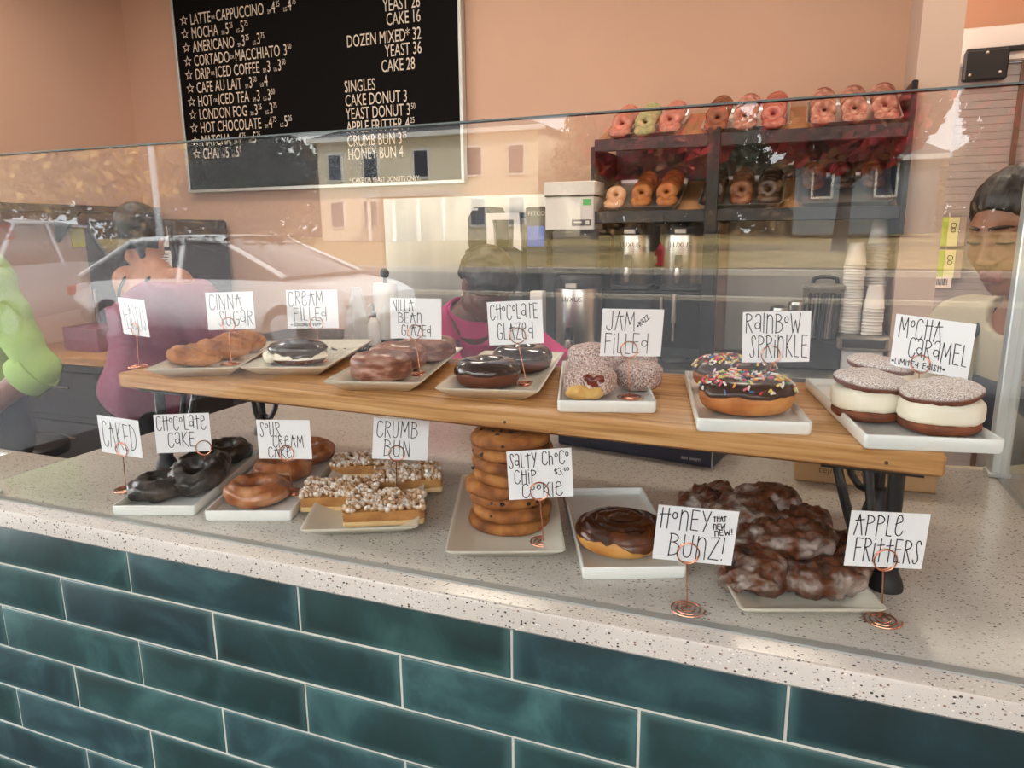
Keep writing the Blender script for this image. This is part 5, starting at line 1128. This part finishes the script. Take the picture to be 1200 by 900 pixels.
# --- woman at the right behind the post, looking down to the left
def cl_right(c):
    L = c['L']; F = Field(c['H'] - .22, c['H'] + .2, .0042); hair_cap(F, c, .010, ((.083, .078), (-.008, -.045)))
    F.cone(L(0, -.09, .0), L(0, -.115, -.06), .05, .045, .03); F.cone(L(0, -.12, -.05), L(.02, -.10, -.17), .04, .022, .02)
    for sx in (-1, 1): F.cone(L(sx * .066, .02, .03), L(sx * .074, -.012, -.02), .010, .006, .012)
    F.wrinkle(.0008, 110, .3); F.mesh('hair', P_HAIR, c['root'])
    shirt(c, F_BEIGE, (.92, .92), .078, .016, .004); trousers(c, F_BLACK)
    F = Field(c['lo'], c['hi'], .0085); c['torso'](F, .026); A, fw, sp, lat = c['A'], c['fw'], c['sp'], c['lat']; F.wrinkle(.002, 22, .4)
    def bib(P):
        q = P - A['pelvis']; hgt = q @ sp; side = np.abs(q @ lat); return np.maximum(np.maximum(hgt - .36, -.2 - hgt), np.maximum(.0 - (q @ fw), side - np.where(hgt > .18, .115, .17)))
    F.cut(bib); F.mesh('apron', F_DENIM, c['root'])
    for sg in (-1, 1): MB().tube([A['pelvis'] + sp * .34 + lat * sg * .10 + fw * .118, A['pelvis'] + sp * .43 + lat * sg * .09 + fw * .112, A['neck'] - sp * .0 + lat * sg * .078 + fw * .03, A['neck'] - sp * .03 + lat * sg * .07 - fw * .07], .010, 8).build('apron_strap', F_DENIM, c['root'])
person('person', 'person in a beige shirt and denim apron looking down behind the right post', dict(pelvis=(1.45, 1.09, .84), neck=(1.315, 1.03, 1.29), head=(1.248, .985, 1.447), face=(-.70, -.66, -.30), lat=(-.55, .83, 0), shL=(1.42, .90, 1.225), shR=(1.22, 1.20, 1.225), elL=(1.33, .80, .98), elR=(1.08, 1.10, 1.00), wrL=(1.10, .84, .945), wrR=(.90, .98, .95)), P_TAN, P_HAIR, cl_right, (.60, .60, -.02), (1.80, 1.50, 1.62))

# --- woman bending over between the cards, magenta shirt
def cl_pink(c):
    L = c['L']; F = Field(c['H'] - .24, c['H'] + .24, .006); F.ell(L(0, -.012, .035), (.085, .104, .094), c['M'], 0); F.ell(L(0, .045, .05), (.072, .05, .05), c['M'], .03)
    def fn(P): q = (P - c['H']) @ c['Li'].T; return np.maximum((q[..., 1] - .086) * .70 - (q[..., 2] - .028) * .72, (-.045 - q[..., 2]) * 1.0 + (q[..., 1] + .0) * .4)
    F.cut(fn); F.cone(L(0, -.1, .0), L(0, -.12, -.05), .045, .03, .03); F.wrinkle(.0013, 150, .9); F.mesh('hair', P_HAIR, c['root'])
    shirt(c, F_PINK, (.5, .5), .098, .016, .004); trousers(c, F_BLACK); A, fw, sp, lat = c['A'], c['fw'], c['sp'], c['lat']
    for sg in (-1, 1): 
        MB().tube([A['pelvis'] + sp * .36 + lat * sg * .085 + fw * .115, A['pelvis'] + sp * .44 + lat * sg * .092 + fw * .112, A['neck'] - sp * .015 + lat * sg * .085 + fw * .04, A['neck'] - sp * .03 + lat * sg * .08 - fw * .065], .0125, 8).build('apron_strap', F_STRAP, c['root'])
        col = MB(); rows = []
        for k in range(9):
            a = R(200 - k * 22) if sg > 0 else R(-20 + k * 22); p0 = A['neck'] + sp * .012 + lat * .074 * math.sin(a) * 1.15 * 1 - fw * (.062 * math.cos(a)) * -1; rows.append([p0 + sp * .022, p0 + sp * .0 + (lat * math.sin(a) + fw * math.cos(a)) * .016, p0 - sp * .03 + (lat * math.sin(a) + fw * math.cos(a)) * .03, p0 - sp * .028 + (lat * math.sin(a) + fw * math.cos(a)) * .024, p0 + sp * .015 - (lat * math.sin(a) + fw * math.cos(a)) * .003])
        col.grid(rows, False); col.build('collar', F_PINK, c['root'])
        MB().lathe([(0, -.004), (.004, 0), (0, .004)], 10, L(sg * .086, .004, -.038)).build('earring', pm('pearl', [(236, 232, 226)], rough=.2), c['root'])
    F = Field(c['lo'], c['hi'], .009); c['torso'](F, .027)
    def bib(P):
        q = P - A['pelvis']; hgt = q @ sp; side = np.abs(q @ lat); return np.maximum(np.maximum(hgt - .36, -.2 - hgt), np.maximum(.0 - (q @ fw), side - np.where(hgt > .18, .115, .17)))
    F.cut(bib); F.mesh('apron', F_STRAP, c['root'])
person('person', 'person in a magenta shirt bending down behind the counter, black hair and small pearl earring', dict(pelvis=(-.44, 1.72, .80), neck=(-.205, 1.575, 1.165), head=(-.115, 1.525, 1.285), face=(.66, -.42, -.62), up=(.35, -.22, .9), lat=(-.58, -.82, 0), shL=(-.13, 1.74, 1.12), shR=(-.30, 1.43, 1.13), elL=(.05, 1.78, .98), elR=(-.14, 1.36, .92), wrL=(.16, 1.72, .99), wrR=(.06, 1.44, .90)), P_DEEP, P_HAIR, cl_pink, (-.85, 1.10, -.02), (.45, 2.05, 1.45))

# --- woman seen from behind at the left, mauve shirt slipped off the shoulders
def cl_mauve(c):
    L = c['L']; A, fw, sp, lat = c['A'], c['fw'], c['sp'], c['lat']; F = Field(c['H'] - .25, c['H'] + .25, .007); hair_cap(F, c, .018, ((.088, .068), (.01, -.075)))
    F.ell(L(0, -.07, .07), (.075, .06, .065), c['M'], .04); F.cone(L(.03, -.085, -.03), L(.045, -.075, -.11), .022, .010, .02); F.cone(L(-.035, -.08, -.03), L(-.05, -.07, -.10), .018, .008, .02); F.wrinkle(.0016, 120, .6); F.mesh('hair', P_HAIR, c['root'])
    zs = A['shL'][2] * .5 + A['shR'][2] * .5
    def off_(F): F.cut(lambda P: (P[..., 2] - (zs - .055) - .075 * np.clip((P - A['neck']) @ lat / .2, -1, 1)) - .02 * np.sin(((P - A['neck']) @ lat) * 18))
    shirt(c, F_MAUVE, (.75, .75), .02, .045, .011, off_, -.12, 19); trousers(c, F_BLACK); F = Field(c['lo'], c['hi'], .0085); c['torso'](F, .008); F.cut(lambda P: np.maximum(P[..., 2] - (zs - .06) + .10 * np.abs((P - A['neck']) @ lat) , (A['pelvis'] - P) @ sp)); F.mesh('tank_top', F_MAROON, c['root'])
    for sg in (-1, 1): MB().tube([A['neck'] - sp * .03 + lat * sg * .085 + fw * .05, A['neck'] - sp * .012 + lat * sg * .09 - fw * .02, A['neck'] - sp * .05 + lat * sg * .088 - fw * .072, A['neck'] - sp * .10 + lat * sg * .08 - fw * .092, A['neck'] - sp * .17 + lat * sg * .06 - fw * .100, A['neck'] - sp * .24 + lat * sg * .04 - fw * .104], .0065, 8).build('strap', F_BLACK, c['root'])
    n_ = A['neck'] + sp * .018; MB().tube([n_ + lat * .055 * math.cos(t * PI / 12) + fw * .056 * math.sin(t * PI / 12) for t in range(25)], .003, 6).build('necklace', F_BLACK, c['root'])
person('person', 'person seen from behind in a mauve shirt slipped off the shoulders, left of the trays', dict(pelvis=(-1.60, 1.42, .82), neck=(-1.560, 1.50, 1.325), head=(-1.655, 1.545, 1.435), face=(-.35, .86, -.30), lat=(.96, -.25, 0), shL=(-1.735, 1.52, 1.275), shR=(-1.375, 1.43, 1.275), elL=(-1.84, 1.60, 1.03), elR=(-1.30, 1.56, 1.03), wrL=(-1.72, 1.78, .99), wrR=(-1.40, 1.76, .99)), P_MID, P_HAIR, cl_mauve, (-2.1, 1.05, -.02), (-1.05, 2.0, 1.66))

# --- person at the far left edge, lime shirt with a rolled sleeve
def cl_lime(c):
    L = c['L']; F = Field(c['H'] - .2, c['H'] + .2, .007); hair_cap(F, c, .014, ((.088, .068), (-.005, -.06))); F.wrinkle(.0016, 120, .6); F.mesh('hair', F_BRHAIR, c['root'])
    shirt(c, F_LIME, (.03, .03), .075, .014, .0045, None, .17, 34); trousers(c, F_BLACK, .24); A, fw, sp, lat = c['A'], c['fw'], c['sp'], c['lat']
    for s in 'LR':
        d = A['wr' + s] - A['el' + s]; d /= np.linalg.norm(d); e = A['el' + s] + d * .015; r = frame(d); MB().grid([[e + d * dz + r[:, 0] * rr * math.cos(2 * PI * i / 20) + r[:, 2] * rr * math.sin(2 * PI * i / 20) for i in range(20)] for dz, rr in ((-.03, .062), (-.028, .068), (.028, .066), (.034, .060), (.03, .052))], True).build('rolled_cuff', F_LIME, c['root'])
    F = Field(c['lo'], c['hi'], .009); c['torso'](F, .034)
    def bib(P):
        q = P - A['pelvis']; hgt = q @ sp; side = np.abs(q @ lat); return np.maximum(np.maximum(hgt - .30, -.25 - hgt), np.maximum(-.02 - (q @ fw), side - np.where(hgt > .18, .12, .19)))
    F.cut(bib); F.mesh('apron', F_BLACK, c['root'])
person('person', 'person in a lime green shirt with rolled sleeves at the far left edge', dict(pelvis=(-1.56, .78, .80), neck=(-1.52, .80, 1.38), head=(-1.535, .775, 1.525), face=(-.55, -.80, -.2), lat=(-.80, .60, 0), shL=(-1.335, .70, 1.305), shR=(-1.68, .93, 1.305), elL=(-1.205, .71, 1.075), elR=(-1.80, .86, 1.04), wrL=(-1.42, .60, .895), wrR=(-1.72, .62, .95)), P_FORE, F_BRHAIR, cl_lime, (-2.05, .35, -.02), (-1.02, 1.2, 1.72))

# ================================================================== THE STREET BEHIND THE VIEWER (seen mirrored in the glass)
def out_(x, yp): return (x, .008 - yp)
M_asph = pm('asphalt', [(62, 63, 66), (78, 78, 80)], 2, .85); M_lawn = pm('autumn_lawn', [(134, 118, 66), (164, 142, 86), (182, 152, 104)], 1.2, .95); M_conc = pm('concrete_kerb', [(176, 166, 150), (190, 180, 164)], 2, .85)
struct(MB().box((-15, -43.2, -.07), (120, 80, .1)).build('ground_road', M_asph))
struct(MB().box((-15, -4.0, -.03), (120, 1.6, .06)).build('ground_sidewalk', M_conc))
struct(MB().box((-15, -15.1, .0), (120, .25, .14)).build('trim_2', M_conc)); struct(MB().box((-15, -24.6, .05), (120, .9, .2)).build('trim_3', M_conc))
mb = MB(); rows = []
for j in range(12):
    y = -25 - j * 4.5; rows.append([Vector((-75 + i * 5, y, .14 + .95 * (1 - math.exp(-j * .35)) + .3 * nz(i, j, 0, .35))) for i in range(25)])
mb.grid(rows); struct(mb.build('ground_lawn', M_lawn))
M_cw = pm('white_car_paint', [(226, 228, 230)], rough=.25, coat=.6); M_cs = pm('silver_car_paint', [(172, 178, 186)], rough=.28, coat=.6, metal=.3); M_cg = pm('tinted_glass', [(26, 32, 36)], rough=.08, coat=.4); M_ty = pm('tyre_rubber', [(22, 22, 22)], rough=.8); M_tail = pm('tail_lamp_red', [(150, 24, 20)], rough=.2)
def car(name, label, x, yp, L_, H_, paint, rear, rz):
    """rear: list of (t along the length, roof height factor) for the cabin."""
    t = thing(name, label, 'car', (*out_(x, yp), -.02), rz); wd = .9
    lo, belt = .28, .90 if H_ < 1.6 else 1.05
    st_ = [(-.5, .55, .70), (-.48, .45, .82), (-.36, .32, belt - .02), (-.2, .3, belt + .02), (.1, .3, belt + .03), (.3, .3, belt + .02), (.44, .35, belt - .04 if H_ > 1.6 else belt - .06), (.5, .5, belt - .16)]
    rows = []
    for s, z0, z1 in st_:
        k = 1 - .22 * max(0, abs(s) - .36) / .14; X = s * L_; w = wd * k
        rows.append([Vector((X, y, z)) for y, z in ((-w * .9, z0), (-w, z0 + .12), (-w * .99, (z0 + z1) / 2), (-w * .93, z1), (w * .93, z1), (w * .99, (z0 + z1) / 2), (w, z0 + .12), (w * .9, z0))])
    MB().grid(rows, True, 0, True, True).build('body', paint, t, ang=50)
    cab = []; prof = rear
    zr = [(s * L_, h) for s, h in prof]
    for (X, h) in zr: q = (h - belt) / (H_ - belt); w = wd * (.93 - .2 * q); cab.append([Vector((X, -wd * .92, belt - .03)), Vector((X, -w, h - .05 * q)), Vector((X, -w * .8, h)), Vector((X, w * .8, h)), Vector((X, w, h - .05 * q)), Vector((X, wd * .92, belt - .03))])
    MB().grid(cab, True, 0, True, True).build('windows', M_cg, t, ang=50)
    rf = MB(); mid = [r for r, (X, h) in zip(cab, zr) if h > H_ - .08]
    if len(mid) > 1: rf.grid([[v + Vector((0, 0, .012)) for v in r[1:5]] for r in mid] )
    for sd in (1, 4):
        rf.tube([r[sd] + Vector((0, 0, .006)) for r in cab], .032, 6)
        for kx in (len(cab) // 2,):
            r = cab[kx]; rf.tube([r[0 if sd == 1 else 5] + Vector((0, -.01 if sd == 1 else .01, 0)), r[sd]], .04, 6)
    rf.build('roof_frame', paint, t)
    for sx in (-.31, .30):
        for sy in (-1, 1):
            m = Matrix.Rotation(R(90), 3, 'X'); wv = MB().lathe([(.2, -.1), (.31, -.1), (.33, -.06), (.33, .06), (.31, .1), (.2, .1)], 28, (sx * L_, sy * (wd - .1), .33), M=m).build('wheel', M_ty, t)
            MB().lathe([(0, -.105), (.12, -.11), (.2, -.1), (.2, .1), (.12, .11), (0, .105)], 20, (sx * L_, sy * (wd - .1), .33), M=m).build('hub', M_cs, wv)
    for sy in (-1, 1): MB().box((-.492 * L_, sy * .62, .74), (.06, .34, .13), bev=.02).build('tail_lamp', M_tail, t); MB().box((.478 * L_, sy * .6, .68), (.1, .34, .1), bev=.02).build('head_lamp', M_white, t)
car('white_sedan', 'white sedan parked at the kerb, mirrored in the glass at the left', -6.25, 7.2, 4.7, 1.47, M_cw, [(-.42, .95), (-.24, 1.44), (-.05, 1.47), (.08, 1.44), (.30, .97)], 0)
car('silver_suv', 'silver sport utility vehicle parked left of the white sedan', -10.4, 6.6, 4.5, 1.72, M_cs, [(-.47, 1.1), (-.40, 1.66), (-.1, 1.72), (.1, 1.70), (.28, 1.12)], R(62))
M_bark = pm('dark_bark', [(46, 38, 34), (70, 58, 50)], 12, .9, .4, 40)
def tree(name, label, x, yp, z0, h, cw, ch, cz_, cols, n, lsz, seed, grp=None, cone=False):
    t = thing(name, label, 'tree', (*out_(x, yp), z0)); rnd = random.Random(seed)
    tr = MB(); tr.tube([(0, 0, 0), (.1, 0, h * .25), (0, .1, h * .5), (.1, 0, h * .9)], [h * .035, h * .028, h * .018, h * .004], 10)
    if not cone:
        for k in range(7):
            a = k * 2.4; z = h * (.28 + .07 * k); r_ = cw * .75; tr.tube([(0, 0, z), (r_ * .5 * math.cos(a), r_ * .5 * math.sin(a), z + h * .12), (r_ * math.cos(a), r_ * math.sin(a), z + h * .2)], [h * .014, h * .009, h * .003], 6)
    tr.build('trunk', M_bark, t)
    lf = MB()
    for k in range(n):
        u, v, w = rnd.gauss(0, 1), rnd.gauss(0, 1), rnd.gauss(0, 1); q = (u * u + v * v + w * w) ** .5; rr = rnd.random() ** .45
        p = Vector((u / q * cw * rr, v / q * cw * rr, cz_ + w / q * ch * rr))
        if nz(p.x, p.y, p.z, .55, seed) < -.28: continue
        if cone:
            kz = rnd.random(); rad = cw * (1 - kz) * rnd.random() ** .5; a = rnd.uniform(0, 6.28); p = Vector((rad * math.cos(a), rad * math.sin(a), h * .08 + kz * h * .95))
        a = Vector((rnd.gauss(0, 1), rnd.gauss(0, 1), rnd.gauss(0, 1))).normalized(); b = a.orthogonal().normalized(); c = a.cross(b); s_ = lsz * rnd.uniform(.6, 1.3)
        lf.add([p - b * s_, p + c * s_ * .6, p + b * s_, p - c * s_ * .6], [(0, 1, 2, 3)], rnd.randrange(len(cols)))
    lf.build('foliage', [pm('leaf_colour', [c], rough=.8) for c in cols], t, smooth=False)
RED = [(186, 46, 54), (206, 70, 66), (150, 38, 48), (158, 96, 64)]; GRN = [(42, 50, 34), (58, 62, 42), (74, 66, 44)]; YEL = [(176, 142, 74), (156, 120, 66), (196, 164, 96)]; TAN = [(170, 136, 96), (190, 158, 116), (146, 116, 84)]
tree('red_maple', 'red leaved maple nearest the road on the lawn', 2.4, 30, .6, 8.4, 3.3, 2.7, 5.5, RED, 8000, .24, 3, 'red maples')
tree('red_maple', 'red leaved maple standing further left on the lawn', -4.9, 31, .6, 8.0, 3.4, 2.5, 5.1, RED, 8000, .24, 5, 'red maples')
tree('red_maple', 'red leaved maple at the far right of the lawn', 10.2, 33, .8, 8.4, 3.8, 3.2, 5.6, RED, 8000, .24, 9, 'red maples')
tree('dark_evergreen', 'dark evergreen tree left of the cream house', -40, 46, .8, 11, 5.2, 4.6, 5.6, GRN, 7000, .26, 11, 'dark evergreens'); tree('dark_evergreen', 'dark evergreen tree behind the red maples', -5.5, 52, 1, 11, 4.6, 3.6, 5.2, GRN, 6000, .28, 12, 'dark evergreens'); tree('dark_evergreen', 'dark evergreen tree at the far right behind the grey house', 16, 47, 1, 10, 5, 4.5, 5, GRN, 5000, .26, 13, 'dark evergreens')
tree('golden_tree', 'golden leaved tree at the far left of the street', -34, 27, .3, 9, 5.5, 3.6, 5.4, YEL, 5500, .24, 14, 'golden trees'); tree('golden_tree', 'golden leaved tree left of the evergreen', -53, 36, .6, 11, 5.6, 4.6, 6, YEL, 5500, .28, 15, 'golden trees')
tree('tan_tree', 'pale tan tree right of the cream house', -11.5, 46, .9, 8.4, 2.8, 3.2, 5.2, TAN, 4200, .22, 16)
TRL = [(110, 84, 52), (86, 74, 46), (134, 104, 66), (70, 62, 42), (120, 62, 48)]
mb = MB(); rnd = random.Random(77)
for k in range(26000):
    x = rnd.uniform(-78, 40); hh = 6.2 + 1.6 * nz(x, 0, 0, .13, 4) + 1.2 * nz(x, 3, 0, .4, 2); hh += 3.5 if x < -36 else 0
    p = Vector((x, -62 - rnd.uniform(0, 5), .8 + hh * rnd.random() ** .8)); a = Vector((rnd.gauss(0, 1), rnd.gauss(0, 1), rnd.gauss(0, 1))).normalized(); b = a.orthogonal().normalized(); c_ = a.cross(b); s_ = rnd.uniform(.3, .6)
    mb.add([p - b * s_, p + c_ * s_ * .7, p + b * s_, p - c_ * s_ * .7], [(0, 1, 2, 3)], int(2.5 + 2.4 * nz(x, p.z, 0, .2, 1)) % 5)
wl = mb.build('woodland', [pm('woodland_leaf', [c], rough=.85) for c in TRL], None, smooth=False); tag(wl, 'dense belt of autumn woodland far beyond the lawn', 'woodland', None, 'stuff')
def house(name, label, x, yp, z0, w, d_, h, wall, roofc, wins, rise=2.2, porch=True):
    t = thing(name, label, 'house', (*out_(x, yp), z0)); MB().box((0, -d_ / 2, h / 2), (w, d_, h)).build('walls', wall, t)
    e = .5; a = [Vector((-w / 2 - e, e, h)), Vector((w / 2 + e, e, h)), Vector((w / 2 + e, -d_ - e, h)), Vector((-w / 2 - e, -d_ - e, h)), Vector((-w * .2, -d_ / 2, h + rise)), Vector((w * .2, -d_ / 2, h + rise))]
    MB().add([*a], [(0, 1, 5, 4), (2, 3, 4, 5), (1, 2, 5), (3, 0, 4), (3, 2, 1, 0)]).build('roof', roofc, t, smooth=False); MB().box((0, .25, h - .12), (w + 1.0, .5, .3)).build('cornice', M_white, t)
    for wx, wz in wins:
        f = MB().box((wx, .04, wz), (1.3, .12, 2.0)).build('window', M_white, t); MB().box((wx, .11, wz), (1.0, .04, 1.7)).build('pane', pm('dark_pane', [(54, 64, 78)], rough=.1), f)
    if porch:
        MB().box((0, 1.4, 3.05), (w * .36, 2.8, .3)).build('porch_roof', M_white, t)
        for k in (-1, -.33, .33, 1): MB().lathe([(.16, 0), (.13, 2.9)], 12, (k * w * .165, 2.5, 0)).build('porch_column', M_white, t)
M_hc = pm('cream_stucco', [(226, 214, 186), (232, 220, 194)], 1, .8); M_hg = pm('grey_clapboard', [(116, 126, 134), (126, 136, 144)], 1, .8); M_rf = pm('slate_roof', [(84, 84, 88)], rough=.8)
house('cream_house', 'large cream house with white porch, mirrored over the menu board', -23.5, 45, .9, 17, 10, 7.2, M_hc, M_rf, [(-7, 5.2), (-4, 5.2), (0, 5.2), (4, 5.2), (7, 5.2), (-7, 1.9), (-4.2, 1.9), (4.2, 1.9), (7, 1.9)])
house('grey_house', 'small blue grey house under the red maples', 4.6, 50, 1.1, 8, 7, 4.6, M_hg, M_rf, [(-2.4, 3.2), (1.2, 3.2)], 2.0, False)
hy = thing('fire_hydrant', 'red fire hydrant on the lawn beyond the road', 'hydrant', (*out_(-3.64, 25.6), .22)); M_red = pm('hydrant_red', [(176, 30, 36)], rough=.45)
MB().lathe([(.17, 0), (.17, .05), (.12, .06), (.115, .5), (.15, .52), (.15, .56), (.13, .62), (.08, .70), (.03, .74), (.03, .79), (0, .8)], 20).build('barrel', M_red, hy)
for a in (0, 90, 180): MB().lathe([(.06, 0), (.075, .02), (.075, .08), (.04, .1)], 12, (.1 * math.cos(R(a)), .1 * math.sin(R(a)), .42), M=(Matrix.Rotation(R(a), 3, 'Z') @ Matrix.Rotation(R(90), 3, 'Y'))).build('outlet_cap', M_red, hy)
lp = thing('street_pole', 'slim pale street pole behind the parked cars', 'pole', (*out_(-9.4, 8.9), -.02)); MB().lathe([(.06, 0), (.045, 4.6)], 14).build('shaft', M_alu, lp); MB().box((0, .0, .02), (.25, .25, .04), bev=.005).build('base_plate', M_alu, lp)
# storefront pane behind the viewer, with its lettering
sw = struct(MB().box((0, 0, 1.5), (11, .01, 3.0)).build('window_1', M_glass, None, (-1.5, -2.42, 0)))
vs, fs = text_geo('donuts & espresso', 1.0); mb = MB(); w_ = max(v.x for v in vs)
mb.add([((-.96 + (v.x / w_ - .5) * 1.0) + 1.5 - .99 + .0, .008, v.y * .11 + 1.40) for v in vs], fs); mb.build('window_lettering', pm('dark_vinyl', [(36, 36, 38)], rough=.6), sw, smooth=False)
vs, fs = text_geo('DONUTS', 1.0); w_ = max(v.x for v in vs); mb = MB(); mb.add([(-2.18 - (1 - v.x / w_) * .55 - .02, .008, v.y * .13 + 1.44) for v in vs], fs); mb.build('red_lettering', emit('red_neon', (255, 90, 70), 2.2), sw, smooth=False)
